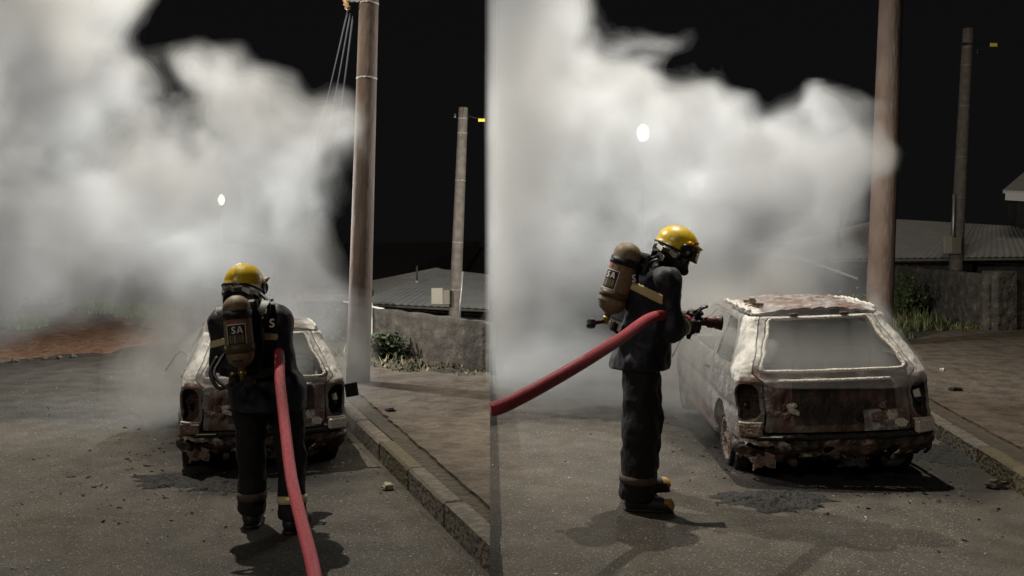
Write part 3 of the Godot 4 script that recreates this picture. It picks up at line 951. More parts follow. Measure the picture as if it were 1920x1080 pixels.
func make_person(label: String, J: Dictionary, grips: Array, at: Vector3, turn: float) -> Node3D:
	var o := thing("person", label, "person", at, turn, "")
	var sh: Array = J.shoulders
	var el: Array = J.elbows
	var wr: Array = J.wrists
	var hp: Array = J.hips
	var kn: Array = J.knees
	var an: Array = J.ankles
	var to: Array = J.toes
	# one continuous body
	var into := [PackedVector3Array(), PackedVector3Array(), PackedColorArray(), PackedInt32Array()]
	var bones := [[J.neck, J.head, 0.055, 0.06], [J.chest, J.neck, 0.12, 0.06], [J.waist, J.chest, 0.13, 0.15], [J.pelvis, J.waist, 0.14, 0.13]]
	for i in 2:
		bones.append([J.chest, sh[i], 0.11, 0.065])
		bones.append([sh[i], el[i], 0.058, 0.045])
		bones.append([el[i], wr[i], 0.044, 0.03])
		bones.append([J.pelvis, hp[i], 0.13, 0.095])
		bones.append([hp[i], kn[i], 0.09, 0.06])
		bones.append([kn[i], an[i], 0.058, 0.042])
		bones.append([an[i] - Vector3(0, 0.03, 0), to[i], 0.04, 0.03])
	flesh(bones, 0.016, 0.04, 0, 8, [], into, Color(0.012, 0.012, 0.014))
	var f: Vector3 = J.face
	var u: Vector3 = (Vector3.UP - f * f.y).normalized()
	var r := f.cross(u)
	var h: Vector3 = J.head
	var face := [[h - f * 0.015 + u * 0.03, h + f * 0.012 + u * 0.02, 0.088, 0.082], [h + u * 0.0, h + f * 0.035 - u * 0.075, 0.07, 0.045], [h + f * 0.085 - u * 0.0, h + f * 0.105 - u * 0.035, 0.010, 0.014],
		[h + f * 0.07 - u * 0.058 - r * 0.018, h + f * 0.07 - u * 0.058 + r * 0.018, 0.014, 0.014], [h + f * 0.075 + u * 0.022 - r * 0.04, h + f * 0.075 + u * 0.022 + r * 0.04, 0.012, 0.012]]
	for s in [-1.0, 1.0]:
		face.append([h + r * s * 0.084 + u * 0.01, h + r * s * 0.09 - u * 0.04 , 0.014, 0.009])
		face.append([h + f * 0.078 + r * s * 0.033 + u * 0.002, h + f * 0.079 + r * s * 0.033 + u * 0.002, 0.012, 0.012])
	flesh(face, 0.006, 0.02, 0, 8, [], into, Color(0.30, 0.17, 0.11))
	for i in 2:
		flesh(hand_bones(wr[i], grips[i][0], grips[i][1], grips[i][2]), 0.0045, 0.010, 0, 8, [], into, Color(0.016, 0.014, 0.013))
	part("body", arrays_mesh(into), M.skin, o)
	# coat: torso to the hem with loose sleeves
	var hem: float = J.hem
	var down: Vector3 = J.pelvis
	var coat := [[J.chest, J.neck + Vector3(0, -0.01, 0), 0.165, 0.085], [J.waist, J.chest, 0.165, 0.185], [J.pelvis, J.waist, 0.185, 0.17], [Vector3(down.x, hem - 0.14, down.z) + J.flare, J.pelvis, 0.21, 0.185]]
	for i in 2:
		coat.append([J.chest + (sh[i] - J.chest) * 0.3, sh[i], 0.15, 0.092])
		coat.append([sh[i], el[i], 0.090, 0.074])
		coat.append([el[i], wr[i].lerp(el[i], 0.08), 0.074, 0.056])
		coat.append([hp[i] + Vector3(0, 0.05, 0), Vector3(hp[i].x, hem - 0.12, hp[i].z), 0.125, 0.14])
	part("coat", flesh(coat, 0.0115, 0.07, 0.016, 7.0, [Plane(Vector3.DOWN, -hem)]), M.coat, o)
	for cuts in J.patches:
		var grown := coat.map(func(b: Array) -> Array: return [b[0], b[1], b[2] + 0.006, b[3] + 0.006])
		part("reflective_band", flesh(grown, 0.0115, 0.07, 0.016, 7.0, cuts), M.reflective, o)
	for i in 2:
		var d: Vector3 = (wr[i] - el[i]).normalized()
		var c: Vector3 = wr[i] - d * 0.045
		part("cuff", tube([c - d * 0.016, c + d * 0.016], [0.068, 0.064], 16), M.reflective, o)
	# trousers
	var tr := []
	for i in 2:
		tr.append([hp[i] + Vector3(0, 0.02, 0), kn[i], 0.122, J.leg_r])
		tr.append([kn[i], an[i] + Vector3(0, 0.02, 0), J.leg_r, J.leg_r])
	part("trousers", flesh(tr, 0.0115, 0.045, 0.013, 9.0, [Plane(Vector3.DOWN, -0.085)]), M.trousers, o)
	for i in 2:
		var c: Vector3 = kn[i].lerp(an[i], 0.70)
		var dd: Vector3 = (an[i] - kn[i]).normalized()
		part("trouser_band", tube([c - dd * 0.024, c + dd * 0.024], J.leg_r + 0.009, 20), M[J.bands[i]], o, J.band_label[i])
		var boot := [[an[i] + Vector3(0, 0.10, 0), an[i] - Vector3(0, 0.0, 0), 0.062, 0.06], [an[i] - Vector3(0, 0.03, 0), to[i], 0.058, 0.05], [an[i] - Vector3(0, 0.05, 0) - (to[i] - an[i]) * 0.18, to[i] - Vector3(0, 0.015, 0), 0.05, 0.046]]
		var b := part("boot", flesh(boot, 0.009, 0.03, 0, 8, [Plane(Vector3.DOWN, -(an[i].y - 0.09))]), M.boot, o)
		var fw: Vector3 = ((to[i] - an[i]) * Vector3(1, 0, 1)).normalized()
		part("toe_cap", flesh([[to[i] - fw * 0.005, to[i] + fw * 0.008, 0.054, 0.052]], 0.007, 0.01, 0, 8, [Plane(Vector3.DOWN, -(an[i].y - 0.075)), Plane(-fw, -fw.dot(to[i] - fw * 0.02))]), M.toe, b)
		part("sole", flesh([[an[i] - Vector3(0, 0.085, 0) - (to[i] - an[i]) * Vector3(0.18, 0, 0.18), to[i] - Vector3(0, 0.04, 0), 0.056, 0.052]], 0.008, 0.01, 0, 8, [Plane(Vector3.UP, an[i].y - 0.07), Plane(Vector3.DOWN, -(an[i].y - 0.094))]), M.black_rubber, b)
	# helmet: a rounded shell low over ears and nape, comb, rim, reflective nape band, side disc, visor, breathing mask
	var hb := Basis(r, u, -f)     # x to the wearer's right, y up, -z forward
	var hel := Node3D.new()
	hel.name = "helmet"
	o.add_child(hel)
	hel.transform = Transform3D(hb, h + u * 0.035)
	var shell := func(th: float, ph: float, grow: float) -> Vector3:
		# th 0 at the crown; ph 0 at the back, PI at the front
		var c := cos(ph)
		var low := 1.78 + 0.10 * maxf(c, 0.0) - 0.42 * pow(maxf(-c, 0.0), 1.5) + 0.10 * pow(sin(ph), 8.0)
		var a := th * low
		var e := Vector3(sin(a) * sin(ph) * 0.124, cos(a) * 0.132 - 0.012 * maxf(0.0, cos(a) - 0.85), sin(a) * c * (0.152 if c > 0 else 0.148))
		if absf(sin(ph)) * sin(a) < 0.16 and th < 0.8: e *= 1.0 + 0.035 * (1.0 - absf(sin(ph)) * sin(a) / 0.16)
		if th > 0.9: e += Vector3(sin(ph), 0, c) * 0.012 * (th - 0.9) / 0.1
		return e * (1.0 + grow)
	var st := begin(0)
	var nt := 26
	var np := 48
	for i in nt:
		for k in np:
			quad(st, shell.call(float(i) / nt, TAU * k / np, 0.0), shell.call(float(i + 1) / nt, TAU * k / np, 0.0), shell.call(float(i + 1) / nt, TAU * (k + 1) / np, 0.0), shell.call(float(i) / nt, TAU * (k + 1) / np, 0.0))
			quad(st, shell.call(float(i) / nt, TAU * (k + 1) / np, -0.04), shell.call(float(i + 1) / nt, TAU * (k + 1) / np, -0.04), shell.call(float(i + 1) / nt, TAU * k / np, -0.04), shell.call(float(i) / nt, TAU * k / np, -0.04))
	part("shell", done(st), M.helmet, hel)
	var rim := []
	for k in np + 1: rim.append(shell.call(1.0, TAU * k / np, -0.015))
	part("rim", tube(rim, 0.007, 8), M.black_rubber, hel)
	var nb := begin(0)
	for k in 28:
		var p0: Array = []
		for e in [0, 1]:
			var ph := lerpf(-1.75, 1.75, (k + e) / 28.0)
			var low: Vector3 = shell.call(0.97, ph, -0.02)
			p0.append(low * Vector3(1.02, 1, 1.02) + Vector3(0, 0.004, 0))
			p0.append(low * Vector3(1.0, 1, 1.0) + Vector3(0, -0.058 - 0.007 * sin(ph * 9.0), 0))
		quad(nb, p0[1], p0[3], p0[2], p0[0])
		quad(nb, p0[0], p0[2], p0[3], p0[1])
	part("nape_band", done(nb), M.silver, hel)
	var nc := begin(0)
	for k in 28:
		var p1: Array = []
		for e in [0, 1]:
			var ph := lerpf(-2.3, 2.3, (k + e) / 28.0)
			var low: Vector3 = shell.call(0.97, ph, -0.05)
			p1.append(low + Vector3(0, -0.03, 0))
			p1.append(low * Vector3(0.92, 1, 0.92) + Vector3(0, -0.12 - 0.01 * sin(ph * 7.0), 0.0))
		quad(nc, p1[1], p1[3], p1[2], p1[0])
		quad(nc, p1[0], p1[2], p1[3], p1[1])
	part("neck_curtain", done(nc), M.black_rubber, hel)
	for s in [-1.0, 1.0]:
		var disc := part("side_disc", lathe([Vector2(0, 0), Vector2(0.042, 0), Vector2(0.042, 0.012), Vector2(0.030, 0.020), Vector2(0.026, 0.014), Vector2(0.0, 0.016)], 20), M.black_plastic, hel)
		disc.transform = Transform3D(Basis(Vector3.FORWARD, s * PI / 2), Vector3(s * 0.118, -0.015, -0.045))
		var fl := begin()
		for q in 3: add_box(fl, Vector3(s * 0.121, 0.035 + 0.014 * q, -0.06 - 0.016 * q), Vector3(0.004, 0.010, 0.06 - 0.014 * q), Basis(Vector3.RIGHT, 0.4), 0.001)
		part("side_flash", done(fl), M.red_paint, hel).set_meta("kind", "stuff")
	var vs := begin(0)
	for i in 6:
		for k in 20:
			var Pv := func(ii: int, kk: int) -> Vector3:
				var a := lerpf(-1.25, 1.25, kk / 20.0)
				var y := lerpf(0.045, -0.055, ii / 6.0)
				return Vector3(sin(a) * 0.128, y, -cos(a) * (0.158 + 0.02 * ii / 6.0))
			quad(vs, Pv.call(i, k), Pv.call(i, k + 1), Pv.call(i + 1, k + 1), Pv.call(i + 1, k))
			quad(vs, Pv.call(i, k + 1), Pv.call(i, k), Pv.call(i + 1, k), Pv.call(i + 1, k + 1))
	part("visor", done(vs), M.visor, hel)
	var bar := []
	for k in 15:
		var a := lerpf(-1.3, 1.3, k / 14.0)
		bar.append(Vector3(sin(a) * 0.131, 0.045, -cos(a) * 0.162))
	part("visor_bar", tube(bar, 0.010, 8), M.helmet, hel)
	part("face_mask", flesh([[h + f * 0.04 - u * 0.01, h + f * 0.07 - u * 0.05, 0.085, 0.062], [h + f * 0.09 - u * 0.075, h + f * 0.125 - u * 0.105, 0.038, 0.032]], 0.008, 0.02), M.black_rubber, o)
	return o


func letter(text: String, size: float, m: Material, parent: Node, tr: Transform3D, called := "lettering", depth := 0.004) -> void:
	var t := TextMesh.new()
	var fnt := SystemFont.new()
	fnt.font_names = PackedStringArray(["Droid Sans"])
	fnt.font_weight = 800
	t.font = fnt
	t.text = text
	t.font_size = 64
	t.pixel_size = size / 48.0
	t.depth = depth
	part(called, t, m, parent).transform = tr


# breathing apparatus in its own axes: bottle along y, valve at the bottom, back plate towards -z
func make_apparatus(label: String, tr: Transform3D, L: float, R: float, hang: Array) -> Node3D:
	var o := thing("breathing_apparatus", label, "air cylinder")
	o.transform = tr
	var prof := [Vector2(0, -L / 2)]
	prof.append(Vector2(0.022, -L / 2))
	for k in 9: prof.append(Vector2(R * sqrt(maxf(0.06, 1.0 - pow(1.0 - k / 8.0, 2.0))), -L / 2 + 0.025 + 0.09 * k / 8.0))
	for k in 8: prof.append(Vector2(R, -L / 2 + 0.115 + (L - 0.20) * k / 7.0))
	for k in range(1, 9): prof.append(Vector2(R * cos(PI / 2 * k / 8.0), L / 2 - 0.085 + 0.085 * sin(PI / 2 * k / 8.0)))
	var bot := part("cylinder", lathe(prof, 36), M.cylinder, o)
	for y in [L * 0.24, -L * 0.20]:
		part("band", lathe([Vector2(R - 0.004, y - 0.026), Vector2(R + 0.005, y - 0.026), Vector2(R + 0.006, y + 0.026), Vector2(R - 0.004, y + 0.026)], 36), M.black_rubber if y > 0 else M.dark_cylinder, bot)
	# printed label wrapped on the bottle, facing outwards (+z)
	var lab := func(a0: float, a1: float, y0: float, y1: float, off: float, m: Material, called: String) -> void:
		var st := begin(0)
		for k in 8:
			var t0 := lerpf(a0, a1, k / 8.0)
			var t1 := lerpf(a0, a1, (k + 1) / 8.0)
			var q := R + off
			quad(st, Vector3(sin(t0) * q, y0, cos(t0) * q), Vector3(sin(t1) * q, y0, cos(t1) * q), Vector3(sin(t1) * q, y1, cos(t1) * q), Vector3(sin(t0) * q, y1, cos(t0) * q))
		part(called, done(st), m, bot)
	lab.call(-0.55, 0.75, -0.075, 0.055, 0.0015, M.label_black, "label")
	for e in [[-0.55, 0.75, 0.050, 0.056], [-0.55, 0.75, -0.081, -0.075], [0.72, 0.78, -0.08, 0.055], [-0.6, -0.55, -0.08, 0.055]]:
		lab.call(e[0], e[1], e[2], e[3], 0.003, M.print_white, "label_edge")
	for e in [[-0.40, -0.28], [-0.2, -0.16], [-0.10, 0.06], [0.14, 0.2], [0.28, 0.36], [0.42, 0.60]]:
		lab.call(e[0], e[1], -0.060, -0.012, 0.003, M.cylinder, "label_bar")
	lab.call(-0.50, 0.10, 0.070, 0.100, 0.002, M.red_paint, "red_mark")
	lab.call(-0.30, 0.40, -0.175, -0.16, 0.007, M.label_black, "print_line")
	for i in 2:
		var a := -0.06 + 0.42 * i
		letter(["S", "A"][i], 0.042, M.print_white, bot, Transform3D(Basis(Vector3.UP, a), Vector3(sin(a), 0, cos(a)) * (R + 0.002) + Vector3(0, 0.018, 0)))
	# valve with hand wheel
	var v := part("valve", lathe([Vector2(0, -L / 2 - 0.05), Vector2(0.018, -L / 2 - 0.05), Vector2(0.02, -L / 2 - 0.02), Vector2(0.026, -L / 2 - 0.015), Vector2(0.026, -L / 2 + 0.004), Vector2(0, -L / 2 + 0.004)], 16), M.brass, o)
	var kn := part("hand_wheel", lathe([Vector2(0, -0.03), Vector2(0.026, -0.03), Vector2(0.034, -0.018), Vector2(0.034, 0.02), Vector2(0.026, 0.03), Vector2(0, 0.03)], 8, true), M.black_rubber, v)
	kn.transform = Transform3D(Basis(Vector3.BACK, 0.5), hang[0])
	part("red_stem", tube([Vector3(0, -L / 2 - 0.03, 0), hang[0]], 0.014, 8), M.red_metal, v)
	var red := part("reducer", box(Vector3(0.05, 0.06, 0.05), 0.012, hang[1]), M.black_plastic, v)
	part("gauge", lathe([Vector2(0, 0), Vector2(0.02, 0), Vector2(0.02, 0.02), Vector2(0, 0.02)], 14), M.brass, red).position = hang[1] + Vector3(0.0, 0.02, 0.02)
	# back plate and harness
	part("back_plate", box(Vector3(0.20, L * 0.95, 0.03), 0.014, Vector3(0, -0.02, -R - 0.018)), M.black_plastic, o)
	for k in hang[2].size():
		part("hose", tube(curve(hang[2][k], 6), 0.012, 8), M.black_rubber, o)
	for k in hang[3].size():
		var st := begin(0)
		var pts: Array = curve(hang[3][k], 6)
		for i in pts.size() - 1:
			var d: Vector3 = (pts[i + 1] - pts[i]).normalized()
			var w: Vector3 = hang[4][k]
			w = (w - d * w.dot(d)).normalized() * 0.024
			var nn := w.cross(d).normalized() * 0.004
			quad(st, pts[i] - w + nn, pts[i] + w + nn, pts[i + 1] + w + nn, pts[i + 1] - w + nn)
			quad(st, pts[i] + w - nn, pts[i] - w - nn, pts[i + 1] - w - nn, pts[i + 1] + w - nn)
		part("strap", done(st), M.black_rubber, o)
	return o


# the slanted strip between two edges of a coat: planes that leave a band of half-height h through c
func strip(c: Vector3, slope: float, h: float, x0: float, x1: float, z0: float) -> Array:
	var n := Vector3(slope, 1, 0).normalized()
	return [Plane(n, n.dot(c) + h), Plane(-n, -n.dot(c) + h), Plane(Vector3.RIGHT, x1), Plane(Vector3.LEFT, -x0), Plane(Vector3.FORWARD, -z0)]


func nozzle(parent: Node, tr: Transform3D) -> Node3D:
	# along -z: coupling, valve body with bale handle, pistol grip, flow ring, bumper
	var n := Node3D.new()
	n.name = "nozzle"
	parent.add_child(n)
	n.transform = tr
	var turn := Transform3D(Basis(Vector3.RIGHT, -PI / 2), Vector3.ZERO)
	part("coupling", lathe([Vector2(0.03, -0.10), Vector2(0.045, -0.10), Vector2(0.045, -0.05), Vector2(0.036, -0.045), Vector2(0.036, -0.03), Vector2(0.03, -0.03)], 20), M.galvanised, n).transform = turn
	part("valve_body", lathe([Vector2(0, -0.05), Vector2(0.03, -0.05), Vector2(0.043, -0.03), Vector2(0.043, 0.05), Vector2(0.034, 0.065), Vector2(0, 0.065)], 20), M.black_plastic, n).transform = turn
	part("barrel", lathe([Vector2(0.03, 0.06), Vector2(0.034, 0.06), Vector2(0.036, 0.10), Vector2(0.048, 0.11), Vector2(0.050, 0.15), Vector2(0.046, 0.155), Vector2(0.046, 0.165), Vector2(0.054, 0.17), Vector2(0.056, 0.205), Vector2(0.048, 0.215), Vector2(0.03, 0.215), Vector2(0.028, 0.18), Vector2(0, 0.18)], 24, true), M.red_metal, n).transform = turn
	part("bumper", lathe([Vector2(0.05, 0.200), Vector2(0.060, 0.200), Vector2(0.062, 0.225), Vector2(0.052, 0.23), Vector2(0.045, 0.225), Vector2(0.045, 0.2)], 24), M.black_rubber, n).transform = turn
	for s in [-1.0, 1.0]:
		part("handle_arm", tube(curve([Vector3(s * 0.046, 0, 0), Vector3(s * 0.05, 0.05, -0.01), Vector3(s * 0.045, 0.10, -0.045), Vector3(s * 0.03, 0.125, -0.09)], 5), 0.011, 8), M.black_plastic, n)
	part("handle", tube([Vector3(-0.035, 0.125, -0.09), Vector3(0.035, 0.125, -0.09)], 0.014, 10), M.black_plastic, n)
	part("pistol_grip", flesh([[Vector3(0, -0.03, 0.0), Vector3(0, -0.135, 0.035), 0.024, 0.02]], 0.007, 0.01), M.black_rubber, n)
	return n


# ---------------------------------------------------------------- smoke: nested closed skins of one density field, each adding to the haze inside it
func smoke_field(blobs: Array, lo: Vector3, hi: Vector3, c: float, seed_: int, amp: float, clip: Callable, eddy := 0.62) -> Array:
	var n := Vector3i(((hi - lo) / c).ceil()) + Vector3i.ONE
	var f := PackedFloat32Array()
	f.resize(n.x * n.y * n.z)
	f.fill(1.0)
	for b in blobs:
		var p: Vector3 = b[0]
		var r: Vector3 = b[1]
		var g: float = b[2] if b.size() > 2 else 1.0
		var off: float = b[3] if b.size() > 3 else 0.0
		var p0 := Vector3i(((p - r * 1.8 - lo) / c).floor()).clamp(Vector3i.ZERO, n - Vector3i.ONE)
		var p1 := Vector3i(((p + r * 1.8 - lo) / c).ceil()).clamp(Vector3i.ZERO, n - Vector3i.ONE)
		for z in range(p0.z, p1.z + 1):
			for y in range(p0.y, p1.y + 1):
				var q := (z * n.y + y) * n.x
				for x in range(p0.x, p1.x + 1):
					var d := ((lo + Vector3(x, y, z) * c - p) / r).length()
					if d > 1.8: continue
					d = (d - 1.0) * g + off
					var e := f[q + x]
					var h := maxf(0.45 - absf(e - d), 0.0) / 0.45
					f[q + x] = minf(e, d) - h * h * 0.11
	var n1 := noise(seed_, 0.55, 5)
	n1.fractal_gain = 0.62
	var n2 := noise(seed_ + 1, 0.34, 2)
	var wx := noise(seed_ + 2, 0.55, 3)
	var wy := noise(seed_ + 3, 0.55, 3)
	var nx := n.x
	var nxy := n.x * n.y
	var top := Vector3(n.x - 1.01, n.y - 1.01, n.z - 1.01)
	var out := PackedFloat32Array()
	out.resize(f.size())
	out.fill(0.6)
	for z in range(3, n.z - 3):
		for y in range(3, n.y - 3):
			var q := (z * n.y + y) * n.x
			for x in range(3, n.x - 3):
				if f[q + x] > 0.98: continue
				var p := lo + Vector3(x, y, z) * c
				# the plume is drawn out by slow eddies before the billows are added
				var ex := wx.get_noise_3dv(p)
				var ey := wy.get_noise_3dv(p)
				var w := (Vector3(x, y, z) + Vector3(ex, ey, ex - ey) * (eddy / c)).clamp(Vector3.ONE * 0.01, top)
				var i0 := Vector3i(w)
				var t := w - Vector3(i0)
				var a := i0.z * nxy + i0.y * nx + i0.x
				var g := lerpf(lerpf(lerpf(f[a], f[a + 1], t.x), lerpf(f[a + nx], f[a + nx + 1], t.x), t.y), lerpf(lerpf(f[a + nxy], f[a + nxy + 1], t.x), lerpf(f[a + nxy + nx], f[a + nxy + nx + 1], t.x), t.y), t.z)
				if g > 0.9: continue
				var billow := 0.40 - absf(n1.get_noise_3d(p.x + ex * 0.5, p.y + ey * 0.5, p.z)) * 2.1
				g += amp * (billow * 0.85 - n2.get_noise_3dv(p) * 0.8)
				out[q + x] = maxf(g, clip.call(p))
	f = out
	return [f, n, lo, c]


func smoke(label: String, field: Array, levels: Array, group := "smoke from the burnt cars") -> void:
	var o := thing("smoke", label, "smoke", Vector3.ZERO, 0.0, group)
	o.set_meta("kind", "stuff")
	for l in levels:
		var m := nets(field[0], field[1], field[2], field[3], l[0])
		if m.get_surface_count(): part("smoke_layer", m, fog(l[1]), o)


func build_people() -> void:
	# ---- seen from behind, standing at the tail of the car
	var A := {
		"head": Vector3(-0.20, 1.545, -0.13), "face": Vector3(0.22, -0.30, -0.93).normalized(), "neck": Vector3(-0.16, 1.42, -0.07), "chest": Vector3(-0.125, 1.24, -0.02), "waist": Vector3(-0.06, 1.02, 0.0), "pelvis": Vector3(-0.01, 0.90, 0.0),
		"shoulders": [Vector3(0.045, 1.345, -0.03), Vector3(-0.30, 1.33, -0.06)], "elbows": [Vector3(0.075, 1.09, 0.02), Vector3(-0.325, 1.09, -0.08)], "wrists": [Vector3(0.01, 1.10, -0.25), Vector3(-0.20, 1.13, -0.33)],
		"hips": [Vector3(0.105, 0.85, 0.0), Vector3(-0.115, 0.85, 0.0)], "knees": [Vector3(0.135, 0.47, -0.03), Vector3(-0.135, 0.48, -0.08)], "ankles": [Vector3(0.155, 0.095, 0.02), Vector3(-0.135, 0.095, -0.10)],
		"toes": [Vector3(0.185, 0.045, -0.16), Vector3(-0.155, 0.045, -0.28)], "hem": 0.79, "flare": Vector3(0, 0, 0), "leg_r": 0.088, "bands": ["reflective", "dirty_band"], "band_label": ["pale yellow trouser band", "soot stained trouser band"], "patches": [strip(Vector3(-0.03, 1.265, 0), 0.12, 0.022, -0.16, 0.075, 0.02), strip(Vector3(-0.30, 1.215, 0), -0.30, 0.024, -0.45, -0.20, -0.02)]}
	var pa := make_person("firefighter seen from behind in dark coat and yellow helmet, standing at a car tail", A, [[Vector3(0.0, 1.12, -0.34), Vector3(0.25, 0.55, -0.6), Vector3(1, 0, 0)], [Vector3(-0.14, 1.17, -0.41), Vector3(0.3, 0.2, -0.8), Vector3(-1, 0, 0)]], Vector3(-1.416, 0, -6.16), 0.0)
	letter("S", 0.056, M.print_white, pa, Transform3D(Basis(Vector3.UP, 0.25) * Basis(Vector3.RIGHT, -0.35), Vector3(0.050, 1.345, 0.146)), "coat_letter")
	var ba := Transform3D(Basis.from_euler(Vector3(-0.10, -0.02, 0.115)), Vector3(-1.416 - 0.125, 1.295, -6.16 + 0.275))
	make_apparatus("tan air cylinder on the back of the firefighter seen from behind", ba, 0.47, 0.086, [Vector3(0.05, -0.30, 0.03), Vector3(-0.05, -0.27, 0.0),
		[[Vector3(0.02, -0.28, 0), Vector3(-0.06, -0.33, 0.04), Vector3(-0.17, -0.24, 0.0), Vector3(-0.15, -0.15, -0.08), Vector3(-0.11, -0.10, -0.12)], [Vector3(-0.04, -0.28, 0), Vector3(-0.14, -0.32, 0.02), Vector3(-0.20, -0.22, -0.02), Vector3(-0.17, -0.13, -0.08)], [Vector3(0.02, 0.05, -0.11), Vector3(0.14, 0.08, -0.12), Vector3(0.16, 0.17, -0.16), Vector3(0.10, 0.24, -0.22)]],
		[[Vector3(0.06, 0.02, -0.11), Vector3(0.12, 0.12, -0.10), Vector3(0.15, 0.19, -0.17), Vector3(0.15, 0.19, -0.26)], [Vector3(-0.06, 0.05, -0.11), Vector3(-0.13, 0.14, -0.11), Vector3(-0.15, 0.19, -0.18), Vector3(-0.15, 0.17, -0.28)], [Vector3(-0.18, -0.22, -0.15), Vector3(-0.05, -0.25, -0.075), Vector3(0.1, -0.26, -0.075), Vector3(0.22, -0.24, -0.14)], [Vector3(0.08, -0.2, -0.1), Vector3(0.11, -0.05, -0.085), Vector3(0.10, 0.1, -0.095)]],
		[Vector3.RIGHT, Vector3.RIGHT, Vector3.UP, Vector3.RIGHT]])
	# ---- in profile, leaning to the open window
	var B := {
		"head": Vector3(0.235, 1.795, 0.0), "face": Vector3(0.88, -0.46, 0.02).normalized(), "neck": Vector3(0.14, 1.66, 0.0), "chest": Vector3(0.07, 1.47, 0.0), "waist": Vector3(0.03, 1.21, 0.0), "pelvis": Vector3(0.0, 1.03, 0.0),
		"shoulders": [Vector3(0.14, 1.575, 0.19), Vector3(0.13, 1.57, -0.20)], "elbows": [Vector3(0.165, 1.265, 0.245), Vector3(0.22, 1.27, -0.24)], "wrists": [Vector3(0.285, 1.265, 0.075), Vector3(0.33, 1.31, -0.09)],
		"hips": [Vector3(-0.025, 0.96, 0.10), Vector3(0.025, 0.96, -0.10)], "knees": [Vector3(-0.03, 0.55, 0.13), Vector3(0.065, 0.55, -0.22)], "ankles": [Vector3(-0.05, 0.095, 0.11), Vector3(0.055, 0.095, -0.40)],
		"toes": [Vector3(0.145, 0.045, 0.14), Vector3(0.225, 0.045, -0.42)], "hem": 0.97, "flare": Vector3(-0.06, 0, 0), "leg_r": 0.120, "bands": ["dirty_band", "dirty_band"], "band_label": ["soot stained trouser band", "soot stained trouser band"], "patches": [strip(Vector3(0.01, 1.505, 0), 0.5, 0.032, -0.13, 0.10, 0.06)]}
	var pb := make_person("firefighter in profile in dark coat and yellow helmet, aiming a nozzle into a car", B, [[Vector3(0.372, 1.262, 0.02), Vector3(0.1, 0.95, 0.1), Vector3(0, -0.3, 1)], [Vector3(0.402, 1.335, -0.055), Vector3(0.1, 0.2, 1.0), Vector3(0, 1, 0)]], Vector3(1.06, 0, -6.72), 0.0)
	letter("S", 0.05, M.print_white, pb, Transform3D(Basis(Vector3.UP, -0.75), Vector3(-0.075, 1.60, 0.15)), "coat_letter")
	var bb := Transform3D(Basis(Vector3.UP, -PI / 2 + 0.55), Vector3.ZERO)
	bb = Transform3D(Basis(Vector3.BACK, -0.32), Vector3.ZERO) * bb
	bb.origin = Vector3(1.06 - 0.165, 1.585, -6.72 + 0.06)
	make_apparatus("tan air cylinder on the back of the firefighter in profile", bb, 0.54, 0.098, [Vector3(-0.02, -0.345, 0.10), Vector3(0.02, -0.32, -0.07),
		[[Vector3(0.0, -0.32, -0.06), Vector3(0.02, -0.36, -0.15), Vector3(0.06, -0.33, -0.24), Vector3(0.08, -0.22, -0.22)], [Vector3(0.05, 0.16, -0.12), Vector3(0.10, 0.22, -0.14), Vector3(0.12, 0.26, -0.20), Vector3(0.06, 0.30, -0.26)]],
		[[Vector3(0.07, 0.10, -0.12), Vector3(0.12, 0.20, -0.15), Vector3(0.16, 0.22, -0.24), Vector3(0.16, 0.16, -0.33)], [Vector3(0.09, -0.30, -0.12), Vector3(0.20, -0.22, -0.20), Vector3(0.22, -0.16, -0.32)], [Vector3(0.10, 0.05, -0.12), Vector3(0.12, -0.1, -0.12), Vector3(0.12, -0.26, -0.12)]],
		[Vector3.RIGHT, Vector3.UP, Vector3.RIGHT]])
	# ---- hoses with their nozzles
	var ha := thing("fire_hose", "red fire hose running past the firefighter seen from behind", "hose", Vector3.ZERO, 0.0, "fire hoses")
	part("hose_line", tube(curve([Vector3(-1.50, 1.15, -6.60), Vector3(-1.44, 1.155, -6.36), Vector3(-1.33, 1.15, -6.05), Vector3(-1.265, 1.02, -5.78), Vector3(-1.18, 0.80, -5.52), Vector3(-1.045, 0.62, -5.05), Vector3(-0.90, 0.51, -4.60), Vector3(-0.76, 0.43, -4.15), Vector3(-0.60, 0.35, -3.5)], 8), 0.032, 18), M.hose, ha)
	nozzle(ha, Transform3D(Basis.from_euler(Vector3(0.1, -0.15, 0)), Vector3(-1.52, 1.16, -6.72)))
	var hb := thing("fire_hose", "red fire hose held by the firefighter in profile", "hose", Vector3.ZERO, 0.0, "fire hoses")
	part("hose_line", tube(curve([Vector3(1.385, 1.298, -6.74), Vector3(1.29, 1.325, -6.60), Vector3(1.17, 1.36, -6.46), Vector3(1.02, 1.345, -6.25), Vector3(0.80, 1.27, -5.85), Vector3(0.52, 1.19, -5.35), Vector3(0.25, 1.12, -4.90), Vector3(0.09, 1.082, -4.66), Vector3(0.04, 1.072, -4.60), Vector3(0.002, 1.064, -4.59)], 8), 0.0355, 18), M.hose, hb)
	nozzle(hb, Transform3D(Basis.from_euler(Vector3(-0.06, -PI / 2 - 0.1, 0)).scaled(Vector3.ONE * 0.86), Vector3(1.435, 1.293, -6.76)))


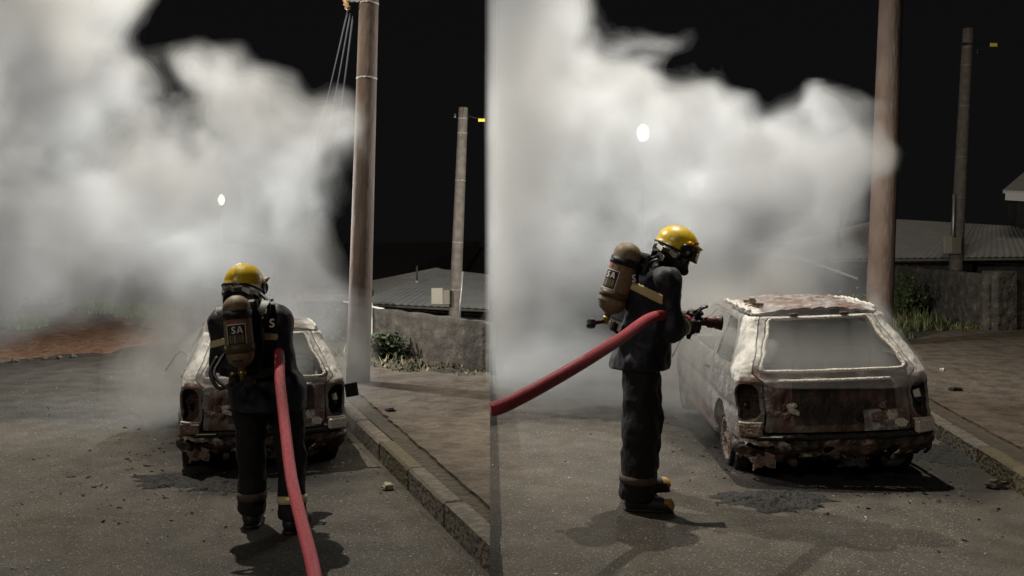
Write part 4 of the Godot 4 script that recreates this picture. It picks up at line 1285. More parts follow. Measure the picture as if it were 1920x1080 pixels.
# ---------------------------------------------------------------- street furniture, plants and houses
func street_lamp(label: String, foot: Vector3, head: Vector3, size: Vector3, energy: float, glow: Material, bracket := false, aim := Vector3.ZERO, cone := 45.0) -> void:
	var o := thing("street_lamp", label, "street lamp")
	if bracket:   # an arm reaching from a utility pole
		part("arm", tube(curve([foot, foot.lerp(head, 0.35) + Vector3(0, 0.35, 0), head + Vector3(0, 0.10, 0)], 8), 0.03, 10), M.galvanised, o)
	else:
		part("post", tube([foot, Vector3(foot.x, head.y - size.y - 0.01, foot.z)], 0.012, 8), M.black_steel, o)
		part("added_shade_cup", lathe([Vector2(0, -0.05), Vector2(0.02, -0.05), Vector2(size.x * 0.8, -0.012), Vector2(size.x * 0.8, -0.004), Vector2(0, -0.004)], 16), M.black_steel, o).position = head - Vector3(0, size.y, 0)  # cup added under the bulb to keep its light off the post
	if bracket: part("housing", lathe([Vector2(0, 0.10), Vector2(0.05, 0.09), Vector2(size.x * 1.15, 0.02), Vector2(size.x * 1.2, 0.0), Vector2(size.x * 0.6, 0.0)], 20), M.black_plastic, o).position = head + Vector3(0, size.y + 0.004, 0)
	else: part("cap", lathe([Vector2(0, 0.03), Vector2(size.x * 0.25, 0.02), Vector2(size.x * 0.3, 0.0), Vector2(0, 0.0)], 16), M.black_steel, o).position = head + Vector3(0, size.y * 0.97, 0)
	var sp := SphereMesh.new()
	sp.radius = 1.0
	sp.height = 2.0
	sp.radial_segments = 20
	sp.rings = 10
	var b := part("bulb", sp, glow, o)
	b.transform = Transform3D(Basis.from_scale(size), head)
	var l: Light3D
	if bracket:   # shielded: the light leaves downwards only
		var sp2 := SpotLight3D.new()
		sp2.spot_angle = cone
		sp2.spot_angle_attenuation = 0.5
		sp2.spot_range = 60.0
		sp2.spot_attenuation = 2.0
		l = sp2
	else:
		var om := OmniLight3D.new()
		om.omni_range = 60.0
		om.omni_attenuation = 2.0
		l = om
	l.name = "lamp_light"
	l.light_color = Color(1.0, 0.965, 0.90) if bracket else Color(1.0, 1.0, 0.985)
	l.light_energy = energy
	l.light_size = minf(size.x, size.y) * 0.8
	l.shadow_enabled = true
	o.add_child(l)
	l.position = head
	if bracket:
		l.position = head - Vector3(0, size.y + 0.01, 0)
		l.look_at_from_position(l.position, aim, Vector3.BACK)


func utility_pole(called: String, label: String, a: Vector3, b: Vector3, ra: float, rb: float, m: Material, bands: Array) -> Node3D:
	var o := thing(called, label, "utility pole", a)
	var d := b - a
	var path := []
	var rad := []
	for k in 15:
		path.append(d * k / 14.0)
		rad.append(lerpf(ra, rb, k / 14.0))
	part("shaft", tube(path, rad, 36), m, o)
	for t in bands:
		var c: Vector3 = d * t
		var u := d.normalized() * 0.018
		part("metal_band", tube([c - u * 0.6, c + u * 0.6], lerpf(ra, rb, t) + 0.004, 28), M.dull_band, o)
	return o


func weeds(label: String, spots: Array, count: int, hi: float, seed_: int, tone: Color) -> void:
	var st := SurfaceTool.new()
	st.begin(Mesh.PRIMITIVE_TRIANGLES)
	for k in 3:
		var w := 0.012
		var y0 := k / 3.0
		var y1 := (k + 1) / 3.0
		var f := func(y: float, s: float) -> Vector3: return Vector3(s * w * (1.0 - y * 0.9), y, 0.25 * y * y)
		quad(st, f.call(y0, -1), f.call(y0, 1), f.call(y1, 1), f.call(y1, -1))
	var blade := done(st)
	var r := RandomNumberGenerator.new()
	r.seed = seed_
	var mm := MultiMesh.new()
	mm.transform_format = MultiMesh.TRANSFORM_3D
	mm.use_colors = true
	mm.mesh = blade
	mm.instance_count = count
	for i in count:
		var s: Array = spots[r.randi() % spots.size()]
		var a := r.randf() * TAU
		var q := sqrt(r.randf()) * (s[1] as float)
		var h := hi * r.randf_range(0.3, 1.0) * (1.0 - 0.5 * q / (s[1] as float)) * (s[2] as float)
		var b := Basis(Vector3.UP, r.randf() * TAU) * Basis(Vector3.RIGHT, r.randf_range(-0.1, 0.7))
		b = b.scaled_local(Vector3(r.randf_range(0.8, 2.2), h, h))
		mm.set_instance_transform(i, Transform3D(b, (s[0] as Vector3) + Vector3(cos(a) * q, 0, sin(a) * q)))
		var v := r.randf_range(0.5, 1.5)
		var c := tone * v
		if r.randf() < 0.2: c = Color(0.20, 0.16, 0.08) * v
		mm.set_instance_color(i, Color(c.r, c.g, c.b))
	var o := MultiMeshInstance3D.new()
	o.multimesh = mm
	o.material_override = M.grass
	o.name = numbered("grass")
	add_child(o)
	tag(o, label, "grass", "", "stuff")


func bush(label: String, c: Vector3, size: Vector3, count: int, seed_: int, tone: Color) -> void:
	var o := thing("bush", label, "bush", c)
	var r := RandomNumberGenerator.new()
	r.seed = seed_
	var stems := begin(0)
	var lf := begin()
	for k in 3:
		var f := func(t: float, s: float) -> Vector3: return Vector3(s * 0.5 * sin(PI * clampf(t, 0.02, 0.98)), 0.1 * t * t, t)
		quad(lf, f.call(k / 3.0, -1.0), f.call((k + 1) / 3.0, -1.0), f.call((k + 1) / 3.0, 1.0), f.call(k / 3.0, 1.0))
	var leaf := done(lf)
	var mm := MultiMesh.new()
	mm.transform_format = MultiMesh.TRANSFORM_3D
	mm.use_colors = true
	mm.mesh = leaf
	mm.instance_count = count
	var tips := []
	for k in 26:
		var d := Vector3(r.randf_range(-1, 1), r.randf_range(0.2, 1.0), r.randf_range(-1, 1))
		d = d.normalized() * r.randf_range(0.6, 1.0) * size
		tips.append(d)
		add_tube(stems, curve([Vector3(d.x * 0.1, 0, d.z * 0.1), Vector3(d.x * 0.4, d.y * 0.6, d.z * 0.4), d], 3), 0.008, 5)
	for i in count:
		var d: Vector3 = tips[r.randi() % tips.size()]
		var t := r.randf_range(0.35, 1.05)
		var p := Vector3(d.x * t * t, d.y * t, d.z * t * t) + Vector3(r.randf_range(-1, 1), r.randf_range(-1, 1), r.randf_range(-1, 1)) * 0.10 * size
		var s := r.randf_range(0.05, 0.11)
		mm.set_instance_transform(i, Transform3D(Basis.from_euler(Vector3(r.randf_range(-0.8, 0.8), r.randf() * TAU, r.randf_range(-0.6, 0.6))).scaled_local(Vector3(s * 0.6, s, s)), p))
		var v := r.randf_range(0.5, 1.5)
		mm.set_instance_color(i, Color(tone.r * v, tone.g * v, tone.b * v))
	part("stems", done(stems), M.bark, o).set_meta("kind", "stuff")
	var l := MultiMeshInstance3D.new()
	l.multimesh = mm
	l.material_override = M.grass
	l.name = "leaves"
	o.add_child(l)
	l.set_meta("kind", "stuff")


# corrugated sheet roof between an eave and a ridge
func roof_sheet(a: Vector3, b: Vector3, c: Vector3, d: Vector3, ribs: int, rib := 0.022) -> ArrayMesh:
	# a-b along the eave, d-c along the ridge
	var st := begin(0)
	var n := (b - a).cross(d - a).normalized()
	if n.y < 0: n = -n
	var steps := ribs * 6
	for i in steps:
		for j in 4:
			var P := func(ii: int, jj: int) -> Vector3:
				var t := float(ii) / steps
				return a.lerp(b, t).lerp(d.lerp(c, t), jj / 4.0) + n * rib * sin(TAU * ii / 6.0)
			quad(st, P.call(i, j), P.call(i + 1, j), P.call(i + 1, j + 1), P.call(i, j + 1))
			quad(st, P.call(i + 1, j) - n * 0.012, P.call(i, j) - n * 0.012, P.call(i, j + 1) - n * 0.012, P.call(i + 1, j + 1) - n * 0.012)
	return done(st)


func parapet(label: String, a: Vector3, b: Vector3, h: float, thick: float, seed_: int) -> Node3D:
	# a rough rendered wall with an uneven top, from a to b
	var o := thing("low_wall", label, "wall")
	var n := noise(seed_, 0.9, 3)
	var d := (b - a)
	var L := d.length()
	var side := d.normalized().cross(Vector3.UP) * thick / 2.0
	var nu := int(L / 0.12) + 1
	var nv := 10
	var st := begin(0)
	var P := func(i: int, j: int, s: float) -> Vector3:
		var t := float(i) / nu
		var y := h * j / nv
		var q := a + d * t + Vector3(0, y, 0) + side * s * (1.0 + 0.35 * n.get_noise_3d(t * L * 2.0, y * 3.0, s * 9.0))
		if j == nv: q.y += 0.03 * n.get_noise_2d(t * L * 2.0, 5.0)
		return q
	for i in nu:
		for j in nv:
			quad(st, P.call(i, j, 1.0), P.call(i + 1, j, 1.0), P.call(i + 1, j + 1, 1.0), P.call(i, j + 1, 1.0))
			quad(st, P.call(i + 1, j, -1.0), P.call(i, j, -1.0), P.call(i, j + 1, -1.0), P.call(i + 1, j + 1, -1.0))
		quad(st, P.call(i, nv, 1.0), P.call(i + 1, nv, 1.0), P.call(i + 1, nv, -1.0), P.call(i, nv, -1.0))
	for e in [0, nu]:
		for j in nv:
			quad(st, P.call(e, j, -1.0 if e == 0 else 1.0), P.call(e, j, 1.0 if e == 0 else -1.0), P.call(e, j + 1, 1.0 if e == 0 else -1.0), P.call(e, j + 1, -1.0 if e == 0 else 1.0))
	part("render", done(st), M.wall, o)
	return o


func rock(seed_: int, s: Vector3) -> ArrayMesh:
	var n := noise(seed_, 1.1, 2)
	var f := PackedFloat32Array()
	var k := 14
	for z in k:
		for y in k:
			for x in k:
				var p := Vector3(x - 6.5, y - 6.5, z - 6.5) / 5.0
				f.append(p.length() - 0.8 - 0.45 * n.get_noise_3dv(p))
	var m := nets(f, Vector3i(k, k, k), Vector3.ONE * -1.3, 0.2, 0.0)
	var st := SurfaceTool.new()
	st.begin(Mesh.PRIMITIVE_TRIANGLES)
	st.append_from(m, 0, Transform3D(Basis.from_scale(s), Vector3.ZERO))
	return st.commit()


func melted(seed_: int, rx: float, rz: float) -> ArrayMesh:
	# a low lumpy puddle with a ragged rim
	var n := noise(seed_, 0.9, 4)
	var st := begin(0)
	var rings := 12
	var seg := 72
	var P := func(i: int, k: int) -> Vector3:
		var a: float = TAU * (k % seg) / seg
		var t := float(i) / rings
		var r := 1.0 + 0.55 * n.get_noise_2d(cos(a) * 2.2, sin(a) * 2.2) + 0.2 * n.get_noise_2d(cos(a) * 9.0 + 40.0, sin(a) * 9.0)
		var p := Vector3(cos(a) * rx * r * t, 0, sin(a) * rz * r * t)
		p.y = (0.018 + 0.04 * n.get_noise_2d(p.x * 9.0, p.z * 9.0 + 90.0)) * sqrt(maxf(0.0, 1.0 - t * t)) + 0.003
		p.y = maxf(p.y, 0.002 if i < rings else -0.004)
		return p
	for i in rings:
		for k in seg:
			quad(st, P.call(i, k), P.call(i + 1, k), P.call(i + 1, k + 1), P.call(i, k + 1))
	return done(st)


# ---------------------------------------------------------------- the place
func _ready() -> void:
	var cam := Camera3D.new()
	cam.name = "camera"
	cam.projection = Camera3D.PROJECTION_FRUSTUM
	cam.near = 0.1
	cam.far = 600.0
	cam.size = 0.1 * 1080.0 / 1800.0
	cam.frustum_offset = Vector2(41.0, -100.0) / 1800.0 * 0.1
	cam.position = Vector3(0, 1.9, 0)
	add_child(cam)
	var e := Environment.new()
	e.background_mode = Environment.BG_SKY
	e.tonemap_mode = Environment.TONE_MAPPER_LINEAR
	e.tonemap_exposure = 1.0
	e.volumetric_fog_enabled = true
	e.volumetric_fog_density = 0.0
	e.sdfgi_enabled = true
	e.ssao_enabled = true
	e.ssil_enabled = true
	var sm := ProceduralSkyMaterial.new()
	sm.sky_top_color = Color(0.050, 0.051, 0.058)
	sm.sky_horizon_color = Color(0.058, 0.056, 0.057)
	sm.ground_horizon_color = Color(0.058, 0.056, 0.057)
	sm.ground_bottom_color = Color(0.03, 0.028, 0.026)
	e.sky = Sky.new()
	e.sky.sky_material = sm
	var we := WorldEnvironment.new()
	we.name = "environment"
	we.environment = e
	add_child(we)
	# soft fill added from behind the camera to lift faces turned to it
	var fill_light := DirectionalLight3D.new()
	fill_light.name = "added_fill"
	fill_light.light_energy = 0.10
	fill_light.light_color = Color(1.0, 0.95, 0.88)
	fill_light.light_angular_distance = 12.0
	fill_light.rotation_degrees = Vector3(-34, -28, 0)
	fill_light.shadow_enabled = true
	add_child(fill_light)
	make_materials()
	build_ground()
	build_street()
	build_cars()
	build_people()
	build_smoke()


func soot_and_shade_at(x: float, z: float) -> float:  # road soot, deepened to paint in the dark shade round the cars
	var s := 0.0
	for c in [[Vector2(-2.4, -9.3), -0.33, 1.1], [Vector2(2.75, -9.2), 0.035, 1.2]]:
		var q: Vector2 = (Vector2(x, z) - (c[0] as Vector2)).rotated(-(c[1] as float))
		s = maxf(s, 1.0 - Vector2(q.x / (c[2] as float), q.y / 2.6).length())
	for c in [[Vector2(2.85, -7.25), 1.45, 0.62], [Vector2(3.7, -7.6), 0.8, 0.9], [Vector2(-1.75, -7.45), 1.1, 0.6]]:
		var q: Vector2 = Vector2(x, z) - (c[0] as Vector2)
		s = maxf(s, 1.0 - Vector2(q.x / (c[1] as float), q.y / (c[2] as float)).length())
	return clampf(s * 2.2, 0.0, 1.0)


func build_ground() -> void:
	var n1 := noise(41, 0.35, 4)
	var n2 := noise(42, 1.6, 3)
	# far terrain, one sheet: level by the road, falling away behind the low walls
	var xs := [-260.0, -140.0, -70.0, -40.0]
	for k in 53: xs.append(-26.0 + k)
	xs.append_array([40.0, 70.0, 140.0, 260.0])
	var zs := [60.0, 30.0, 10.0]
	for k in 45: zs.append(-float(k))
	zs.append_array([-60.0, -90.0, -160.0, -320.0])
	var h := func(x: float, z: float) -> float:
		var y := -0.04
		if x > -3.6 and x < 0.5 and z < -15.5: y = -2.3
		if x > 8.0 and z < -23.5: y = -1.4
		if z < -60.0: y += 1.5 * sin(x * 0.02)
		return y
	var st := begin(0)
	for j in zs.size() - 1:
		for i in xs.size() - 1:
			var P := func(x: float, z: float) -> Vector3: return Vector3(x, h.call(x, z), z)
			quad(st, P.call(xs[i], zs[j]), P.call(xs[i + 1], zs[j]), P.call(xs[i + 1], zs[j + 1]), P.call(xs[i], zs[j + 1]))
	single("ground", done(st), M.dark_earth, "dark earth falling away behind the street", "ground", Vector3.ZERO, "structure")
	# asphalt
	var rt := begin(0)
	var step := 0.08
	for j in 300:
		for i in 265:
			var x := -16.0 + i * step
			var z := 2.0 - j * step
			if z - step < -15.3 and x > -3.7 and x < 0.0: continue
			if x > 4.9: continue
			var c := []
			for q in [Vector2(0, 0), Vector2(step, 0), Vector2(step, -step), Vector2(0, -step)]:
				var px: float = x + q.x
				var pz: float = z + q.y
				var a := 1.0 + 0.45 * n1.get_noise_2d(px, pz) + 0.2 * n2.get_noise_2d(px, pz)
				var dust := clampf(0.5 + 1.5 * n1.get_noise_2d(px * 0.7 + 50.0, pz * 0.7), 0.0, 1.0)
				if px < -2.0 and pz > -6.6: dust = clampf(dust + (-2.2 - px) * 0.9, 0.0, 1.3)
				var s := soot_and_shade_at(px + 0.3 * n2.get_noise_2d(px, pz), pz + 0.3 * n2.get_noise_2d(pz, px))
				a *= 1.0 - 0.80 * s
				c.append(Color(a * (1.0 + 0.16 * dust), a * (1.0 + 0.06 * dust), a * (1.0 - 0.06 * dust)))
			var v := [Vector3(x, 0, z), Vector3(x + step, 0, z), Vector3(x + step, 0, z - step), Vector3(x, 0, z - step)]
			for k in [0, 2, 1, 0, 3, 2]:
				rt.set_color(c[k])
				rt.add_vertex(v[k])
	single("road", done(rt), M.asphalt, "worn asphalt strewn with pale chips", "road", Vector3.ZERO, "structure")
	# bare earth of the verge on the far left
	var edge := [Vector2(-16, -13.0), Vector2(-9, -13.2), Vector2(-7.3, -13.7), Vector2(-6.1, -15.0), Vector2(-5.3, -16.6), Vector2(-5.0, -19.0), Vector2(-5.5, -23.0), Vector2(-5.2, -30.0)]
	var vg := begin(0)
	var soft := noise(43, 0.8, 3)
	for i in 60:
		for j in 40:
			var P := func(ii: int, jj: int) -> Vector3:
				var t := ii / 60.0 * (edge.size() - 1)
				var k := mini(int(t), edge.size() - 2)
				var q: Vector2 = edge[k].lerp(edge[k + 1], t - k)
				q += Vector2(soft.get_noise_2d(t * 3.0, 1.0), soft.get_noise_2d(t * 3.0, 9.0)) * 0.35
				var o := Vector2(-16.0, -31.0)
				var w := pow(jj / 40.0, 1.6)
				q = q.lerp(o, w)
				return Vector3(q.x, -0.01 + 0.10 * smoothstep(0.0, 0.12, w) + 0.10 * soft.get_noise_2d(q.x, q.y) * smoothstep(0.0, 0.2, w) + 0.9 * smoothstep(0.25, 0.8, w), q.y)
			quad(vg, P.call(i, j), P.call(i + 1, j), P.call(i + 1, j + 1), P.call(i, j + 1))
	single("earth_verge", done(vg), M.soil, "reddish bare earth rising beyond the road edge", "ground", Vector3.ZERO, "structure")
	# pavements
	var kx := func(d: float) -> float: return -0.344 * (d - 5.34)
	var rx := func(d: float) -> float: return 4.03 + 0.147 * (d - 8.1)
	# a strip of dirt behind the kerb, then the concrete, a finger higher
	single("dirt_strip", slab(PackedVector2Array([Vector2(-0.001, -5.79), Vector2(kx.call(15.3) + 0.150, -15.3), Vector2(kx.call(15.3) + 0.42, -15.3), Vector2(-0.001, -6.42)]), -0.2, 0.148), M.soil_dark, "strip of dirt between kerb and pavement by the leaning pole", "ground", Vector3.ZERO, "structure")
	single("dirt_strip", slab(PackedVector2Array([Vector2(rx.call(1.0) + 0.145, -1.0), Vector2(rx.call(1.0) + 0.33, -1.0), Vector2(rx.call(23.6) + 0.33, -23.6), Vector2(rx.call(23.6) + 0.145, -23.6)]), -0.2, 0.148), M.soil_dark, "strip of dirt between kerb and pavement by the thick pole", "ground", Vector3.ZERO, "structure")
	var edge_of := func(a: Vector2, b: Vector2, sd: int) -> Array:
		var n := noise(sd, 1.4, 3)
		var out := []
		for k in 80:
			var q := a.lerp(b, k / 79.0)
			out.append(q + Vector2(absf(n.get_noise_2d(q.x * 4.0, q.y * 4.0)) * 0.05, 0))
		return out
	var lo: Array = edge_of.call(Vector2(-0.06, -6.27), Vector2(kx.call(15.3) + 0.40, -15.3), 81)
	lo = [Vector2(-0.001, -6.1)] + lo + [Vector2(-0.001, -15.3)]
	single("pavement", slab(PackedVector2Array(lo), -0.2, 0.172), M.paving, "dirty pavement between the wedge of kerb and the stained wall", "pavement", Vector3.ZERO, "structure")
	var ro: Array = [Vector2(16, -1.0)] + edge_of.call(Vector2(rx.call(1.0) + 0.31, -1.0), Vector2(rx.call(23.6) + 0.31, -23.6), 82) + [Vector2(16, -23.6)]
	single("pavement", slab(PackedVector2Array(ro), -0.2, 0.172), M.paving, "dirty pavement beside the car being hosed", "pavement", Vector3.ZERO, "structure")
	# kerb stones, each about a metre long
	for s in 2:
		var kb := thing("kerb", ["kerb of worn concrete stones by the firefighter seen from behind", "kerb of worn concrete stones by the firefighter in profile"][s], "kerb")
		kb.set_meta("kind", "structure")
		var f: Callable = kx if s == 0 else rx
		var d0 := 6.2 if s == 0 else 3.0
		if s == 0:   # the last stone is cut where the two streets meet
			part("kerb_stone", slab(PackedVector2Array([Vector2(-0.001, -5.345), Vector2(kx.call(6.188), -6.188), Vector2(kx.call(6.188) + 0.128, -6.232), Vector2(-0.001, -5.755)]), -0.18, 0.166), M.kerb, kb)
		var k := 0
		var r := RandomNumberGenerator.new()
		r.seed = 50 + s
		while d0 < (15.2 if s == 0 else 23.0):
			var len := r.randf_range(0.85, 1.05)
			var a := Vector3(f.call(d0), 0, -d0)
			var b := Vector3(f.call(d0 + len), 0, -d0 - len)
			var dir := (b - a).normalized()
			var across := Vector3(-dir.z, 0, dir.x)
			var bs := Basis(across, Vector3.UP, -dir)
			var L := a.distance_to(b) - 0.012
			var m := box(Vector3(0.135, 0.36, L), 0.018)
			var yellow: bool = (s == 0 and d0 < 7.6 and d0 > 6.7) or (s == 1 and d0 > 6.2 and d0 < 7.4)
			var o := part("kerb_stone", m, M.kerb_yellow if yellow else M.kerb, kb)
			o.transform = Transform3D(bs * Basis(Vector3.BACK, r.randf_range(-0.02, 0.02)), a.lerp(b, 0.5) + across * 0.068 + Vector3(0, -0.012 + r.randf_range(-0.008, 0.008), 0))
			d0 += len
			k += 1
	# loose chips of glass and plaster
	var mm := MultiMesh.new()
	mm.transform_format = MultiMesh.TRANSFORM_3D
	mm.use_colors = true
	mm.mesh = box(Vector3(1, 0.5, 0.8), 0.15)
	var places := []
	rng.seed = 77
	for i in 5200:
		var x := rng.randf_range(-6.0, 4.2)
		var d := 5.0 + pow(rng.randf(), 1.4) * 10.0
		if x < 0.0 and x > kx.call(d): continue
		if rng.randf() > 0.5 + 1.2 * n2.get_noise_2d(x * 0.6, d * 0.6): continue
		places.append(Vector3(x, 0.002, -d))
	mm.instance_count = places.size()
	for i in places.size():
		var s := 0.0035 + 0.012 * pow(rng.randf(), 4.0)
		mm.set_instance_transform(i, Transform3D(Basis.from_euler(Vector3(rng.randf() * 0.5, rng.randf() * TAU, rng.randf() * 0.5)).scaled_local(Vector3(s * rng.randf_range(0.7, 2.0), s, s)), places[i]))
		var v := rng.randf_range(0.10, 0.42) if rng.randf() < 0.75 else 0.03
		mm.set_instance_color(i, Color(v, v * 0.97, v * 0.88))
	var ch := MultiMeshInstance3D.new()
	ch.multimesh = mm
	ch.material_override = M.chip
	ch.name = numbered("debris")
	add_child(ch)
	tag(ch, "pale chips of glass and plaster scattered over the asphalt", "debris", "", "stuff")
	# the coarse grit that stands out of the worn tar
	var gm := MultiMesh.new()
	gm.transform_format = MultiMesh.TRANSFORM_3D
	gm.use_colors = true
	var gs := begin()
	for k in 4: tri(gs, Vector3(0, 0.5, 0), Vector3(cos(k * 1.57), 0, -sin(k * 1.57)), Vector3(cos(k * 1.57 + 1.57), 0, -sin(k * 1.57 + 1.57)))
	gm.mesh = done(gs)
	var spots := []
	for i in 70000:
		var d := 5.2 + 6.5 * pow(rng.randf(), 1.5)
		var x := rng.randf_range(-0.53, 0.50) * d
		if x < 0.0 and x > kx.call(d) - 0.02 or x > rx.call(d) - 0.02: continue
		spots.append(Vector3(x, 0.0005, -d))
	gm.instance_count = spots.size()
	for i in spots.size():
		var p: Vector3 = spots[i]
		var s := rng.randf_range(0.0022, 0.0055)
		gm.set_instance_transform(i, Transform3D(Basis(Vector3.UP, rng.randf() * TAU).scaled_local(Vector3(s * rng.randf_range(0.8, 1.6), s, s)), p))
		var v := (0.02 + 0.24 * pow(rng.randf(), 2.2)) * (1.0 - 0.75 * soot_and_shade_at(p.x, p.z))
		gm.set_instance_color(i, Color(v, v * 0.93, v * 0.80))
	var gi := MultiMeshInstance3D.new()
	gi.multimesh = gm
	gi.material_override = M.chip
	gi.name = "grit"
	add_child(gi)
	tag(gi, "coarse grit standing out of the worn asphalt", "grit", "", "stuff")
	# charred flakes round the wrecks
	var fm := MultiMesh.new()
	fm.transform_format = MultiMesh.TRANSFORM_3D
	fm.mesh = box(Vector3(1, 0.25, 0.7), 0.1)
	fm.instance_count = 900
	for i in 900:
		var c: Vector2 = [Vector2(-2.3, -8.3), Vector2(2.7, -8.2)][i % 2]
		var a := rng.randf() * TAU
		var q := 0.6 + absf(rng.randfn(0.0, 0.75))
		var s := 0.008 + 0.03 * pow(rng.randf(), 3.0)
		var p := c + Vector2(cos(a) * q * 0.9, sin(a) * q * 1.1)
		if p.x < 0.0 and p.x > kx.call(-p.y) - 0.05: p.x = kx.call(-p.y) - 0.1
		fm.set_instance_transform(i, Transform3D(Basis.from_euler(Vector3(rng.randf() * 0.6, rng.randf() * TAU, rng.randf() * 0.6)).scaled_local(Vector3(s * rng.randf_range(0.7, 1.8), s, s)), Vector3(p.x, 0.003, p.y)))
	var fl := MultiMeshInstance3D.new()
	fl.multimesh = fm
	fl.material_override = M.char
	fl.name = numbered("debris")
	add_child(fl)
	tag(fl, "black charred flakes on the asphalt round both burnt cars", "debris", "", "stuff")
	# single lumps
	single("stone", rock(3, Vector3(0.055, 0.035, 0.05)), M.stone, "flat pale stone lying by the kerb behind the wedge shaped pavement", "stone", Vector3(-0.762, 0.025, -7.15))
	single("debris_lump", rock(5, Vector3(0.10, 0.035, 0.07)), M.kerb, "broken grey lump in the gutter by the yellow stained kerb", "debris", Vector3(3.80, 0.03, -7.2))
	single("debris_lump", rock(6, Vector3(0.03, 0.03, 0.05)), M.char, "small charred lump on the road between boots and car wheel", "debris", Vector3(1.78, 0.02, -10.0))
	single("charred_scrap", rock(7, Vector3(0.06, 0.022, 0.05)), M.char, "black scrap on the pavement nearest the leaning concrete pole", "debris", Vector3(-0.98, 0.182, -9.4))
	single("charred_scrap", rock(8, Vector3(0.09, 0.03, 0.07)), M.char, "black scrap on the pavement beside the car being hosed", "debris", Vector3(5.15, 0.185, -10.65))
	single("pebble", rock(9, Vector3(0.045, 0.022, 0.03)), M.stone, "small pale pebble on the pavement near the thick pole", "stone", Vector3(5.75, 0.185, -12.2))
	single("melted_plastic", melted(11, 0.42, 0.22), M.char, "melted black plastic at the near corner of the car behind the firefighter", "debris", Vector3(-2.32, 0.0, -7.42), "", "pools of melted plastic")
	single("melted_plastic", melted(12, 0.30, 0.10), M.char, "strip of melted black plastic beside the boots at the car tail", "debris", Vector3(-1.85, 0.0, -7.18), "", "pools of melted plastic")
	single("melted_plastic", melted(13, 0.40, 0.26), M.char, "melted black plastic below the bumper of the car being hosed", "debris", Vector3(2.02, 0.0, -6.86), "", "pools of melted plastic")
	single("gutter_rubble", melted(15, 0.35, 0.5), M.char, "black rubble filling the gutter beside the car tail", "debris", Vector3(3.92, 0.0, -8.3), "", "pools of melted plastic")


